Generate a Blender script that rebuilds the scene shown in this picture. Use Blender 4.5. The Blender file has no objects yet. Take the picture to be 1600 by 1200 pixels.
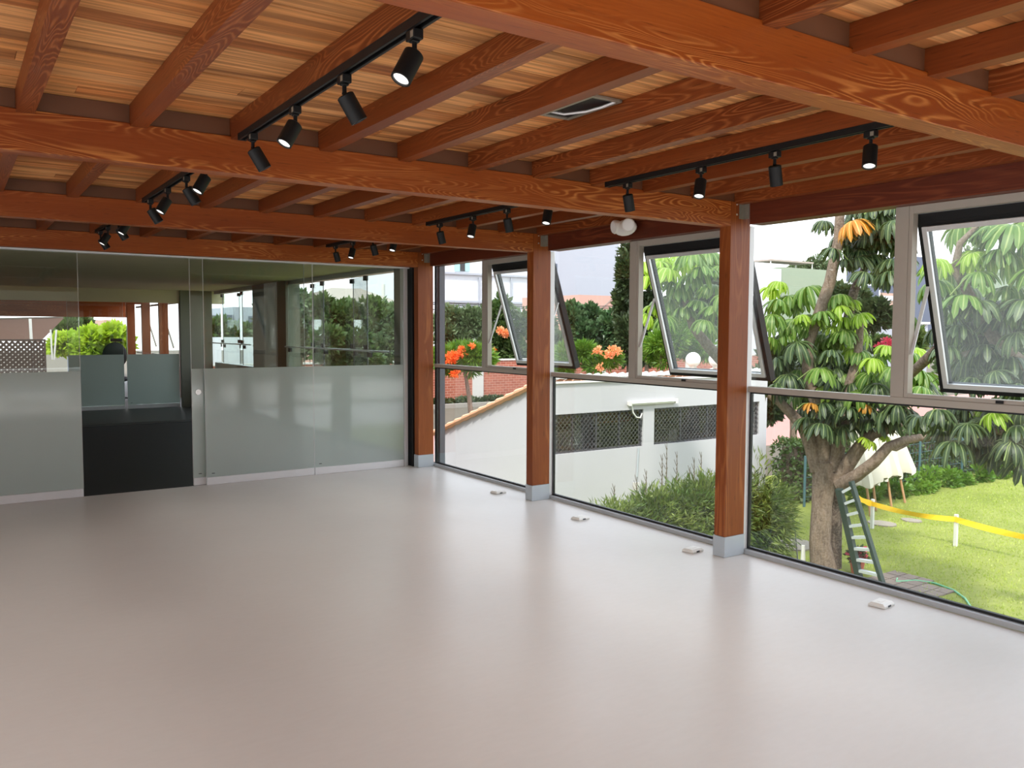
import bpy, bmesh, math, random
import numpy as np
from mathutils import Vector, Matrix, Euler
random.seed(7); rng = np.random.default_rng(7)
S = bpy.context.scene; COL = S.collection
PI = math.pi
# ------------------------------------------------------------------ camera
EYE = Vector((0, 0, 1.6)); YAW, PITCH, ROLL, FPX = 0.59161, -0.063126, 0.0036156, 1310.24
FWD = Vector((math.sin(YAW)*math.cos(PITCH), math.cos(YAW)*math.cos(PITCH), math.sin(PITCH)))
R0 = Vector((math.cos(YAW), -math.sin(YAW), 0)); U0 = R0.cross(FWD)
RGT = math.cos(ROLL)*R0 + math.sin(ROLL)*U0; UPV = RGT.cross(FWD)
cd = bpy.data.cameras.new('camera'); cam = bpy.data.objects.new('camera', cd); COL.objects.link(cam)
cam.matrix_world = Matrix(((RGT.x, UPV.x, -FWD.x, EYE.x), (RGT.y, UPV.y, -FWD.y, EYE.y), (RGT.z, UPV.z, -FWD.z, EYE.z), (0, 0, 0, 1)))
cd.sensor_fit = 'HORIZONTAL'; cd.sensor_width = 36; cd.lens = 36*FPX/1600; cd.clip_start = .05; cd.clip_end = 600
S.camera = cam
def ray(px, py): return FWD + RGT*((px-800)/FPX) - UPV*((py-600)/FPX)
def at(px, py, r):                       # point seen at a pixel, r metres away on the ground plan
    d = ray(px, py); return EYE + d*(r/math.hypot(d.x, d.y))
def aty(px, py, y): d = ray(px, py); return EYE + d*(y/d.y)
def atx(px, py, x): d = ray(px, py); return EYE + d*(x/d.x)
def atz(px, py, z): d = ray(px, py); return EYE + d*((z-1.6)/d.z)
G = -3.0                                  # garden level
# ------------------------------------------------------------------ mesh builder
class MB:
    def __init__(s): s.v = []; s.f = []; s.m = []; s.uv = {}
    def quad(s, a, b, c, d, m=0):
        n = len(s.v); s.v += [tuple(a), tuple(b), tuple(c), tuple(d)]; s.f.append((n, n+1, n+2, n+3)); s.m.append(m); return s
    def box(s, x0, y0, z0, x1, y1, z1, m=0):
        n = len(s.v)
        s.v += [(x0,y0,z0),(x1,y0,z0),(x1,y1,z0),(x0,y1,z0),(x0,y0,z1),(x1,y0,z1),(x1,y1,z1),(x0,y1,z1)]
        for f in ((0,3,2,1),(4,5,6,7),(0,1,5,4),(1,2,6,5),(2,3,7,6),(3,0,4,7)): s.f.append(tuple(n+i for i in f)); s.m.append(m)
        return s
    def bar(s, p, q, w, h, m=0, up=(0,0,1)):        # box section bar from p to q
        p, q = Vector(p), Vector(q); t = (q-p).normalized(); a = t.cross(Vector(up))
        if a.length < 1e-4: a = t.cross(Vector((1,0,0)))
        a.normalize(); b = a.cross(t); a *= w/2; b *= h/2; n = len(s.v)
        for o in (p, q): s.v += [tuple(o-a-b), tuple(o+a-b), tuple(o+a+b), tuple(o-a+b)]
        for f in ((0,1,2,3),(7,6,5,4),(0,4,5,1),(1,5,6,2),(2,6,7,3),(3,7,4,0)): s.f.append(tuple(n+i for i in f)); s.m.append(m)
        return s
    def tube(s, pts, rad, k=10, m=0, cap=True):
        pts = [Vector(p) for p in pts]
        if not hasattr(rad, '__len__'): rad = [rad]*len(pts)
        n0 = len(s.v); ref = None
        for i, p in enumerate(pts):
            t = (pts[min(i+1, len(pts)-1)]-pts[max(i-1, 0)]).normalized()
            if ref is None:
                ref = t.orthogonal().normalized()
            ref = (ref - t*ref.dot(t)).normalized(); b = t.cross(ref)
            for j in range(k):
                a = 2*PI*j/k; s.v.append(tuple(p + (ref*math.cos(a)+b*math.sin(a))*rad[i]))
        for i in range(len(pts)-1):
            for j in range(k):
                a, b2 = n0+i*k+j, n0+i*k+(j+1) % k
                s.f.append((a, b2, b2+k, a+k)); s.m.append(m)
        if cap:
            s.f.append(tuple(n0+j for j in reversed(range(k)))); s.m.append(m)
            s.f.append(tuple(n0+(len(pts)-1)*k+j for j in range(k))); s.m.append(m)
        return s
    def prism(s, poly, axis, a0, a1, m=0):          # extrude a closed outline along an axis (0 x, 1 y, 2 z)
        n = len(s.v); k = len(poly)
        for a in (a0, a1):
            for u, w in poly:
                s.v.append(((a,u,w),(u,a,w),(u,w,a))[axis])
        s.f.append(tuple(n+i for i in reversed(range(k)))); s.f.append(tuple(n+k+i for i in range(k))); s.m += [m, m]
        for i in range(k):
            j = (i+1) % k; s.f.append((n+i, n+j, n+k+j, n+k+i)); s.m.append(m)
        return s
    def ball(s, c, r, seg=20, ring=12, m=0, z0=-1.0, z1=1.0):
        n = len(s.v); c = Vector(c); r = Vector(r) if hasattr(r, '__len__') else Vector((r, r, r))
        th = [math.asin(max(-1, min(1, z0))) + (math.asin(z1)-math.asin(z0))*i/ring for i in range(ring+1)]
        for t in th:
            for j in range(seg):
                a = 2*PI*j/seg
                s.v.append((c.x+r.x*math.cos(t)*math.cos(a), c.y+r.y*math.cos(t)*math.sin(a), c.z+r.z*math.sin(t)))
        for i in range(ring):
            for j in range(seg):
                a, b = n+i*seg+j, n+i*seg+(j+1) % seg
                s.f.append((a, b, b+seg, a+seg)); s.m.append(m)
        s.f.append(tuple(n+j for j in reversed(range(seg)))); s.m.append(m)
        s.f.append(tuple(n+ring*seg+j for j in range(seg))); s.m.append(m)
        return s
    def build(s, name, mats, parent=None, smooth=False, bevel=0, local=False):
        me = bpy.data.meshes.new(name)
        o = Vector((0,0,0))
        if parent is not None and not local:
            o = ORG[parent.name]
        me.from_pydata([(a-o.x, b-o.y, c-o.z) for a, b, c in s.v] if o.length else s.v, [], s.f)
        if not isinstance(mats, (list, tuple)): mats = [mats]
        for mt in mats: me.materials.append(mt)
        if any(s.m): me.polygons.foreach_set('material_index', s.m)
        bm = bmesh.new(); bm.from_mesh(me); bmesh.ops.recalc_face_normals(bm, faces=bm.faces); bm.to_mesh(me); bm.free()
        if smooth: me.polygons.foreach_set('use_smooth', [True]*len(me.polygons))
        me.update()
        ob = bpy.data.objects.new(name, me); COL.objects.link(ob)
        if parent is not None: ob.parent = parent; ORG[ob.name] = ORG[parent.name].copy() if not local else Vector((0,0,0))
        else: ORG[ob.name] = Vector((0,0,0))
        if bevel:
            b = ob.modifiers.new('bevel', 'BEVEL'); b.width = bevel; b.segments = 2; b.limit_method = 'ANGLE'; b.angle_limit = 0.7
        if smooth:
            try: me.set_sharp_from_angle(angle=0.7)
            except Exception: pass
        return ob
ORG = {}
def tag(o, label=None, cat=None, group=None, kind=None):
    if label: o['label'] = label
    if cat: o['category'] = cat
    if group: o['group'] = group
    if kind: o['kind'] = kind
    return o
def thing(name, label, cat, loc=(0,0,0), rotz=0, group=None, kind=None):
    o = bpy.data.objects.new(name, None); COL.objects.link(o); o.empty_display_size = .1
    o.location = loc; o.rotation_euler = (0, 0, rotz); ORG[o.name] = Vector(loc)
    return tag(o, label, cat, group, kind)
def copy_tree(o, parent=None):
    c = o.copy(); COL.objects.link(c)
    for k in ('label', 'category', 'group'):
        pass
    if parent is not None: c.parent = parent
    for ch in list(o.children): copy_tree(ch, c)
    return c
# ------------------------------------------------------------------ materials
def srgb(r, g, b):
    f = lambda c: (c/255/12.92) if c/255 <= .04045 else ((c/255+.055)/1.055)**2.4
    return (f(r), f(g), f(b), 1)
class NT:
    def __init__(s, name):
        s.m = bpy.data.materials.new(name); s.m.use_nodes = True; s.t = s.m.node_tree; s.t.nodes.clear()
        s.out = s.t.nodes.new('ShaderNodeOutputMaterial')
    def n(s, typ, _p=None, **kw):
        nd = s.t.nodes.new('ShaderNode'+typ)
        for k, v in (_p or {}).items(): setattr(nd, k, v)
        for k, v in kw.items():
            k = k.replace('_', ' ')
            i = nd.inputs[int(k[1:])] if k[0] == 'i' and k[1:].isdigit() else nd.inputs[k]
            s.put(i, v)
        return nd
    def put(s, i, v):
        if isinstance(v, bpy.types.NodeSocket): s.t.links.new(v, i)
        elif isinstance(v, bpy.types.Node): s.t.links.new(v.outputs[0], i)
        else: i.default_value = v
    def math(s, op, a, b=0.0, c=0.0, clamp=False):
        nd = s.t.nodes.new('ShaderNodeMath'); nd.operation = op; nd.use_clamp = clamp
        for i, v in enumerate((a, b, c)): s.put(nd.inputs[i], v)
        return nd.outputs[0]
    def mix(s, f, a, b, blend='MIX'):
        nd = s.t.nodes.new('ShaderNodeMix'); nd.data_type = 'RGBA'; nd.blend_type = blend
        s.put(nd.inputs[0], f); s.put(nd.inputs[6], a); s.put(nd.inputs[7], b)
        return nd.outputs[2]
    def ramp(s, f, stops):
        nd = s.t.nodes.new('ShaderNodeValToRGB'); s.put(nd.inputs[0], f); e = nd.color_ramp.elements
        while len(e) < len(stops): e.new(.5)
        for i, (p, c) in enumerate(stops): e[i].position = p; e[i].color = c if hasattr(c, '__len__') else (c, c, c, 1)
        return nd.outputs[0]
    def coord(s, scale=(1,1,1), which='Object', rand=False, loc=(0,0,0)):
        tc = s.t.nodes.new('ShaderNodeTexCoord'); o = tc.outputs[which]
        if which == 'World':
            pass
        if rand:
            oi = s.t.nodes.new('ShaderNodeObjectInfo'); k = s.math('MULTIPLY', oi.outputs['Random'], 37.0)
            va = s.t.nodes.new('ShaderNodeVectorMath'); va.operation = 'ADD'; s.t.links.new(o, va.inputs[0]); s.t.links.new(k, va.inputs[1]); o = va.outputs[0]
        mp = s.t.nodes.new('ShaderNodeMapping'); s.t.links.new(o, mp.inputs[0]); mp.inputs['Scale'].default_value = scale; mp.inputs['Location'].default_value = loc
        return mp.outputs[0]
    def noise(s, vec, scale=5, detail=3, rough=.5, dist=0):
        nd = s.n('TexNoise', Vector=vec, Scale=scale, Detail=detail, Roughness=rough, Distortion=dist); return nd.outputs[0]
    def bump(s, h, strength=.3, dist=.01):
        nd = s.n('Bump', Strength=strength, Distance=dist, Height=h); return nd.outputs[0]
    def principled(s, **kw):
        nd = s.n('BsdfPrincipled', **kw); s.t.links.new(nd.outputs[0], s.out.inputs[0]); return nd
def plain(name, col, rough=.5, metal=0, spec=.5, var=.06, scale=8, bump=0):
    n = NT(name); c = n.coord()
    f = n.noise(c, scale, 4)
    d = tuple(x*(1-var) for x in col[:3])+(1,); l = tuple(min(1, x*(1+var)) for x in col[:3])+(1,)
    kw = dict(Base_Color=n.mix(f, d, l), Roughness=rough, Metallic=metal, Specular_IOR_Level=spec)
    if bump: kw['Normal'] = n.bump(n.noise(c, scale*12, 3), bump, .004)
    n.principled(**kw); return n.m
def wood(name, axis, light, dark, gap, rough=.42, rings=30):
    """oiled timber: fine streaks along the grain and cathedral figure"""
    n = NT(name)
    A = [1.0, 1.0, 1.0]
    def sc(l, c): v = [c, c, c]; v[axis] = l; return tuple(v)
    base = n.noise(n.coord(sc(1.0, 8.5), rand=True), 1.0, 1.5, .45, .5)
    ring = n.math('SINE', n.math('MULTIPLY', base, 2*PI*rings))
    ring = n.math('POWER', n.math('MULTIPLY_ADD', ring, .5, .5), 3.0)
    mask = n.ramp(n.noise(n.coord(sc(.7, 5.0), rand=True, loc=(9, 4, 2)), 1.0, 1.5), [(.45, .05), (.60, 1.0)])
    ring = n.math('MULTIPLY', ring, mask)
    fine = n.noise(n.coord(sc(2.2, 95.0), rand=True), 1.0, 4, .65)
    dash = n.ramp(n.noise(n.coord(sc(7.0, 120.0), rand=True), 1.0, 2, .6), [(.64, 0), (.70, 1)])
    tone = n.noise(n.coord(sc(.35, 2.0), rand=True), 1.0, 2)
    c = n.mix(n.ramp(tone, [(.3, 0), (.7, 1)]), light, dark)
    c = n.mix(n.math('MULTIPLY', mask, .22), c, dark)
    c = n.mix(n.math('MULTIPLY', ring, .8), c, gap)
    c = n.mix(n.math('MULTIPLY', n.ramp(fine, [(.40, 1), (.60, 0)]), .42), c, dark)
    c = n.mix(n.math('MULTIPLY', dash, .45), c, tuple(x*.35 for x in dark[:3])+(1,))
    n.principled(Base_Color=c, Roughness=rough, Specular_IOR_Level=.32, Normal=n.bump(n.math('ADD', fine, n.math('MULTIPLY', ring, .5)), .12, .002))
    return n.m
M = {}
LG, DK, GP = srgb(164, 84, 27), srgb(126, 56, 15), srgb(204, 132, 68)
M['beam'] = wood('timber_beam_grain', 0, LG, DK, GP)
M['joist'] = wood('timber_joist_grain', 1, srgb(138, 68, 27), srgb(102, 46, 17), srgb(168, 100, 54))
M['post'] = wood('timber_post_grain', 2, srgb(152, 80, 32), srgb(124, 60, 22), srgb(172, 102, 52), rings=6)
M['wallbeam'] = wood('timber_wall_beam_grain', 1, srgb(112, 50, 28), srgb(84, 35, 20), srgb(130, 66, 38), rings=8)
def ceiling_mat():
    n = NT('ceiling_boards')
    geo = n.t.nodes.new('ShaderNodeNewGeometry')
    isl = geo.outputs['Random Per Island']
    c = n.coord((1, 1, 1)); 
    va = n.n('CombineXYZ', X=n.math('MULTIPLY', isl, 71.0), Y=n.math('MULTIPLY', isl, 13.0), Z=0.0)
    ad = n.t.nodes.new('ShaderNodeVectorMath'); ad.operation = 'ADD'; n.t.links.new(c, ad.inputs[0]); n.t.links.new(va.outputs[0], ad.inputs[1])
    mp = n.n('Mapping', Vector=ad.outputs[0]); mp.inputs['Scale'].default_value = (1.3, 42, 1)
    st = n.noise(mp.outputs[0], 1.0, 4, .6)
    mp2 = n.n('Mapping', Vector=ad.outputs[0]); mp2.inputs['Scale'].default_value = (.8, 7, 1)
    bl = n.noise(mp2.outputs[0], 1.0, 2, .5, .3)
    col = n.ramp(isl, [(0, srgb(216, 140, 80)), (.3, srgb(240, 174, 108)), (.55, srgb(190, 118, 64)), (.75, srgb(232, 164, 98)), (1, srgb(242, 184, 124))])
    col = n.mix(n.math('MULTIPLY', n.ramp(st, [(.42, 1), (.6, 0)]), .5), col, srgb(96, 54, 30))
    col = n.mix(n.math('MULTIPLY', n.ramp(bl, [(.52, 0), (.66, 1)]), .6), col, srgb(104, 58, 32))
    n.principled(Base_Color=col, Roughness=.6, Specular_IOR_Level=.25, Normal=n.bump(st, .1, .002))
    return n.m
M['ceil'] = ceiling_mat()
M['block'] = plain('pale_blocking_board', srgb(98, 60, 36), .6, var=.2, scale=3)
def floor_mat():
    n = NT('pale_vinyl_floor')
    g = n.coord()
    a = n.noise(g, .9, 2, .5); f = n.noise(n.coord((7, 22, 1)), 1.5, 3, .6); q = n.noise(g, 3.2, 3, .55)
    col = n.mix(a, srgb(200, 196, 191), srgb(209, 206, 202))
    col = n.mix(n.math('MULTIPLY', f, .35), col, srgb(184, 178, 172))
    rg = n.math('MULTIPLY_ADD', q, .10, .27)
    n.principled(Base_Color=col, Roughness=rg, Specular_IOR_Level=.33, Normal=n.bump(q, .06, .02))
    return n.m
M['floor'] = floor_mat()
M['darkfloor'] = plain('dark_floor', srgb(34, 33, 35), .65, spec=.25, var=.2, scale=5)
M['greyfloor'] = plain('charcoal_floor', srgb(54, 54, 54), .5, var=.1, scale=5)
M['blackstrip'] = plain('black_rubber', srgb(20, 20, 21), .6)
M['black'] = plain('black_powder_coat', srgb(17, 17, 18), .5, spec=.3, var=.1, scale=30)
M['gasket'] = plain('black_gasket', srgb(16, 16, 18), .5)
M['alu'] = plain('taupe_aluminium', srgb(176, 168, 156), .45, .1, var=.04, scale=20)
M['silver'] = plain('bright_aluminium', srgb(214, 214, 214), .35, .5, var=.03, scale=20)
M['white_alu'] = plain('white_aluminium', srgb(222, 222, 224), .4, .1, var=.03)
M['sill'] = plain('grey_sill', srgb(176, 178, 180), .4, .3, var=.04)
M['sleeve'] = plain('grey_painted_steel', srgb(178, 186, 192), .45, .0, var=.04, scale=12)
M['bracket'] = plain('galvanised_bracket', srgb(150, 145, 132), .45, .5, var=.12, scale=40)
M['screw'] = plain('bright_screw', srgb(225, 222, 214), .3, .6)
M['chrome'] = plain('chrome', srgb(215, 215, 215), .18, .9)
M['white'] = plain('white_plastic', srgb(222, 220, 214), .45, var=.03)
M['plaster'] = plain('olive_plaster', srgb(214, 200, 168), .85, var=.04, scale=3, bump=.08)
M['greywhite'] = plain('off_white_plaster', srgb(226, 224, 220), .85, var=.03, scale=3, bump=.08)
M['pier'] = plain('grey_olive_pier', srgb(120, 118, 106), .8, var=.06, scale=3)
M['dkpost'] = plain('dark_blue_grey_steel', srgb(92, 96, 106), .5, .1, var=.08, scale=6)
def glass_mat(name, tint, f0=.04, haze=0.0):
    n = NT(name); geo = n.t.nodes.new('ShaderNodeNewGeometry')
    dp = n.t.nodes.new('ShaderNodeVectorMath'); dp.operation = 'DOT_PRODUCT'
    n.t.links.new(geo.outputs['Normal'], dp.inputs[0]); n.t.links.new(geo.outputs['Incoming'], dp.inputs[1])
    c = n.math('ABSOLUTE', dp.outputs['Value'])
    F = n.math('MULTIPLY_ADD', n.math('POWER', n.math('SUBTRACT', 1.0, c), 5.0), 1-f0, f0, True)
    tr = n.n('BsdfTransparent', Color=tint); gl = n.n('BsdfGlossy', Roughness=0.0); gl.inputs['Color'].default_value = (1, 1, 1, 1)
    base = tr.outputs[0]
    if haze:
        df = n.n('BsdfTranslucent', Color=(.85, .88, .86, 1)); mx0 = n.n('MixShader', i0=haze, i1=base, i2=df.outputs[0]); base = mx0.outputs[0]
    mx = n.n('MixShader', i0=F, i1=base, i2=gl.outputs[0])
    n.t.links.new(mx.outputs[0], n.out.inputs[0]); return n.m
M['glass'] = glass_mat('clear_glass', (.98, .985, .982, 1))
M['dusty'] = glass_mat('dusty_glass', (.95, .97, .96, 1), .04, .045)
M['pglass'] = glass_mat('green_tinted_glass', (.93, .965, .95, 1), .045)
def frost_mat():
    n = NT('frosted_film')
    f = n.noise(n.coord(), 2.0, 2)
    tl = n.n('BsdfTranslucent', Color=n.mix(f, (.70, .78, .74, 1), (.76, .83, .79, 1)))
    df = n.n('BsdfDiffuse', Color=(.60, .66, .64, 1)); gl = n.n('BsdfGlossy', Roughness=.06); gl.inputs['Color'].default_value = (1, 1, 1, 1)
    a = n.n('MixShader', i0=.5, i1=tl.outputs[0], i2=df.outputs[0])
    fr = n.n('LayerWeight', Blend=.22)
    b = n.n('MixShader', i0=n.math('MULTIPLY_ADD', fr.outputs['Fresnel'], .12, .055, True), i1=a.outputs[0], i2=gl.outputs[0])
    n.t.links.new(b.outputs[0], n.out.inputs[0]); return n.m
M['frost'] = frost_mat()
def emit(name, col, st):
    n = NT(name); e = n.n('Emission', Color=col, Strength=st); n.t.links.new(e.outputs[0], n.out.inputs[0]); return n.m
M['lens'] = emit('lamp_lens', (1, .95, .9, 1), 1.3)
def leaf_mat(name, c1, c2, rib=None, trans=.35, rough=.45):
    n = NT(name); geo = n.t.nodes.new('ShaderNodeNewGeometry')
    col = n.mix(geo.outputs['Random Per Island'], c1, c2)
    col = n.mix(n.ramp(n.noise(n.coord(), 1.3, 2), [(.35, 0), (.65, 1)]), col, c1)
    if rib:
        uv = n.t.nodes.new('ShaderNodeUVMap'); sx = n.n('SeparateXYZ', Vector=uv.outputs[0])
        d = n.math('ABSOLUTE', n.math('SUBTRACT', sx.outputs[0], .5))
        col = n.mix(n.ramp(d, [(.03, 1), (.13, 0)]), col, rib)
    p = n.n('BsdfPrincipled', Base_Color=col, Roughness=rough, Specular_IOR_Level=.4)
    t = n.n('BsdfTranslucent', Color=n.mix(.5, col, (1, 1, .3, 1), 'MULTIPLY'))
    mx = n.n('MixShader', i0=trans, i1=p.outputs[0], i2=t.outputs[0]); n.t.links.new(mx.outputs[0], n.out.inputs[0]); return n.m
M['umb'] = leaf_mat('umbrella_leaf', srgb(76, 112, 34), srgb(112, 146, 50), srgb(150, 166, 96))  # colour lightened and yellowed to suggest sunlit tops
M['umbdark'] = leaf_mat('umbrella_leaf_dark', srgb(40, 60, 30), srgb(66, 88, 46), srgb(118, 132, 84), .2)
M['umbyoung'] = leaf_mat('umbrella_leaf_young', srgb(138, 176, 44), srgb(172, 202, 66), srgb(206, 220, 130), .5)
M['umbdry'] = leaf_mat('withered_leaf', srgb(186, 120, 30), srgb(208, 146, 50), srgb(226, 190, 110), .4)
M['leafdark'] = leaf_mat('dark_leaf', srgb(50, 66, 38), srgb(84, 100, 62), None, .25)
M['leafmid'] = leaf_mat('mid_leaf', srgb(66, 90, 46), srgb(110, 128, 76), None, .3)
M['leafgrey'] = leaf_mat('grey_leaf', srgb(88, 108, 76), srgb(136, 150, 112), None, .3)
M['leafgloss'] = leaf_mat('glossy_leaf', srgb(58, 88, 52), srgb(120, 146, 104), None, .25, .3)
M['leafbright'] = leaf_mat('bright_leaf', srgb(84, 124, 38), srgb(126, 158, 58), None, .35)
M['leafyellow'] = leaf_mat('yellow_leaf', srgb(158, 186, 48), srgb(190, 206, 80), None, .45)
M['bamboo'] = leaf_mat('bamboo_leaf', srgb(78, 104, 44), srgb(160, 172, 92), None, .3)
M['orange'] = leaf_mat('orange_petal', srgb(238, 108, 46), srgb(246, 150, 84), None, .4)
M['peach'] = leaf_mat('peach_petal', srgb(240, 160, 112), srgb(246, 186, 140), None, .4)
M['pink'] = leaf_mat('pink_petal', srgb(214, 70, 104), srgb(232, 110, 140), None, .4)
def bark(name, a, b):
    n = NT(name); f = n.noise(n.coord((5, 5, 1.2)), 3.0, 6, .65); g = n.noise(n.coord(), 26, 4, .6)
    c = n.mix(n.ramp(f, [(.35, 0), (.65, 1)]), a, b); c = n.mix(n.math('MULTIPLY', n.ramp(g, [(.45, 0), (.6, 1)]), .3), c, srgb(166, 152, 138))
    n.principled(Base_Color=c, Roughness=.85, Specular_IOR_Level=.2, Normal=n.bump(n.math('ADD', f, g), .5, .02)); return n.m
M['bark'] = bark('grey_brown_bark', srgb(92, 78, 66), srgb(130, 112, 96))
M['barkdark'] = bark('dark_bark', srgb(62, 52, 44), srgb(86, 74, 64))
M['dry'] = plain('dry_stem', srgb(92, 82, 62), .8, var=.2)
def lawn_mat():
    n = NT('lawn_grass')
    a = n.noise(n.coord(), .35, 4, .6); b = n.noise(n.coord(), 9, 5, .7); d = n.noise(n.coord((1, 1, 1)), 60, 3, .7)
    c = n.mix(n.ramp(a, [(.35, 0), (.65, 1)]), srgb(140, 152, 72), srgb(172, 178, 98))
    c = n.mix(n.math('MULTIPLY', n.ramp(b, [(.4, 1), (.62, 0)]), .35), c, srgb(122, 138, 58))
    c = n.mix(n.math('MULTIPLY', n.ramp(d, [(.4, 1), (.6, 0)]), .25), c, srgb(106, 122, 50))
    n.principled(Base_Color=c, Roughness=.9, Specular_IOR_Level=.1, Normal=n.bump(n.math('ADD', b, d), .8, .05)); return n.m
M['lawn'] = lawn_mat()
M['grass'] = leaf_mat('grass_blade', srgb(158, 176, 76), srgb(198, 206, 116), None, .4)
M['road'] = plain('pink_paving', srgb(176, 124, 114), .8, var=.1, scale=.6, bump=.1)
M['wwall'] = plain('white_render', srgb(188, 187, 190), .85, var=.025, scale=1.5, bump=.05)
def brick_mat():
    n = NT('red_brick')
    b = n.n('TexBrick', Vector=n.coord((1, 1, 1), loc=(0, 0, 0)), Scale=1.0); 
    sx = n.n('SeparateXYZ', Vector=n.coord()); v = n.n('CombineXYZ', X=sx.outputs[0], Y=sx.outputs[2], Z=0.0)
    n.t.links.new(v.outputs[0], b.inputs['Vector'])
    b.inputs['Color1'].default_value = srgb(150, 78, 60); b.inputs['Color2'].default_value = srgb(172, 98, 76); b.inputs['Mortar'].default_value = srgb(186, 146, 128)
    b.inputs['Brick Width'].default_value = .42; b.inputs['Row Height'].default_value = .16; b.inputs['Mortar Size'].default_value = .014
    n.principled(Base_Color=b.outputs[0], Roughness=.85); return n.m
M['brick'] = brick_mat()
M['concrete'] = plain('pale_concrete', srgb(198, 194, 188), .85, var=.08, scale=3)
M['tile'] = plain('terracotta_tile', srgb(222, 164, 128), .75, var=.12, scale=9)
M['tilewhite'] = plain('white_painted_tile', srgb(236, 236, 234), .7, var=.03)
M['ladder'] = plain('dark_green_fibreglass', srgb(40, 58, 54), .5, var=.15, scale=14)
M['tread'] = plain('aluminium_tread', srgb(186, 192, 196), .4, .4, var=.08, scale=30)
M['tape'] = plain('yellow_tape', srgb(244, 200, 40), .4, var=.06, scale=9)
M['stake'] = plain('pale_stake', srgb(212, 212, 206), .6, var=.06)
M['cloth'] = plain('white_parasol_cloth', srgb(200, 195, 180), .8, var=.05, scale=5)
M['pole'] = plain('wooden_pole', srgb(168, 128, 88), .6, var=.15, scale=12)
M['teal'] = plain('teal_painted_steel', srgb(66, 98, 104), .5, var=.1)
M['hose'] = plain('green_hose', srgb(96, 176, 128), .4)
M['stone'] = plain('garden_stone', srgb(140, 132, 118), .85, var=.1, scale=6)
M['paver'] = plain('grey_brown_paver', srgb(124, 110, 98), .85, var=.25, scale=7)
M['terracotta'] = plain('terracotta_pot', srgb(190, 104, 80), .7, var=.1)
M['soil'] = plain('dark_soil', srgb(92, 84, 70), .95, var=.25, scale=2)
M['curb'] = plain('grey_kerb', srgb(150, 144, 136), .9, var=.1)
M['dkint'] = plain('dark_interior', srgb(120, 116, 112), .8, var=.06)
M['mach'] = plain('dark_machine', srgb(56, 58, 60), .6, var=.2)
M['mesh'] = plain('grey_grille', srgb(88, 88, 90), .6)
M['bwhite'] = plain('far_white_render', srgb(206, 208, 213), .85, var=.02, scale=.4)
M['bgrey'] = plain('far_pale_grey_render', srgb(166, 169, 178), .85, var=.02, scale=.4)
M['bpink'] = plain('far_pink_render', srgb(196, 154, 140), .85, var=.04, scale=.6)
M['bgreen'] = plain('far_sage_render', srgb(142, 154, 132), .85, var=.04, scale=.4)
M['bslate'] = plain('far_slate_render', srgb(92, 98, 114), .85, var=.04, scale=.4)
M['bbrown'] = plain('far_brown_render', srgb(184, 150, 134), .85, var=.05, scale=.4)
M['bwin'] = plain('far_window_glass', srgb(86, 110, 122), .2, var=.2)
M['bwint'] = plain('far_window_teal', srgb(158, 206, 206), .3, var=.1)
M['roofgrey'] = plain('grey_brown_roof', srgb(158, 146, 136), .85, var=.1, scale=2)
M['wire'] = plain('black_wire', srgb(40, 40, 42), .6)
M['lattice'] = plain('dark_brown_lattice', srgb(66, 54, 48), .7, var=.1)
M['tarp'] = plain('grey_canopy_cloth', srgb(190, 186, 180), .85, var=.04)
M['globe'] = plain('white_lamp_globe', srgb(238, 238, 236), .35, var=.02)
M['stalk'] = plain('leaf_stalk_green', srgb(112, 128, 66), .6)
M['terr'] = plain('white_terrace_tile', srgb(236, 231, 224), .6, var=.04, scale=2)
# ================================================================== THE ROOM
ORD = ['first', 'second', 'third', 'fourth', 'fifth', 'sixth', 'seventh', 'eighth', 'ninth', 'tenth', 'eleventh', 'twelfth', 'thirteenth', 'fourteenth']
PY = [8.68, 6.38, 4.02, 1.66, -.70]               # near face of each post / main beam, back to front
PD = .10                                         # post depth
def struct(name, mb, mat, label, cat, **kw):
    o = mb.build(name, mat, **kw); return tag(o, label, cat, None, 'structure')
struct('floor', MB().box(-4.2, -.70, -.12, 4.725, 8.90, 0), M['floor'], 'pale pinkish grey vinyl floor of the bright room', 'floor')
cl = MB(); y = -.75; k = 0
while y < 8.86:
    w = .118; dz = random.choice((0, 0, .002, .004)); x = -4.2
    cuts = sorted(random.uniform(-3.5, 4.2) for _ in range(2))
    for a, b in zip([-4.2]+cuts, cuts+[4.79]):
        cl.box(a+.001, y+.0015, 2.581+dz, b-.001, min(y+w-.0015, 8.94), 2.597+dz)
    y += w
cl.box(-4.2, -.75, 2.606, 4.79, 8.94, 2.63)  # backing slab added above the boards to block light
struct('ceiling', cl, M['ceil'], 'tan wooden plank ceiling above the joists', 'ceiling')
struct('roof', MB().box(-4.3, -1.0, 2.66, 5.02, 18.5, 2.80).box(-4.2, -.75, 2.632, 4.79, 8.94, 2.655), M['greywhite'], 'flat roof slab over the timber room', 'roof')
struct('wall_left', MB().box(-4.35, 6.2, -.1, -4.21, 8.9, 2.6), M['greywhite'], 'white plastered side wall of the timber room', 'wall')
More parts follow.
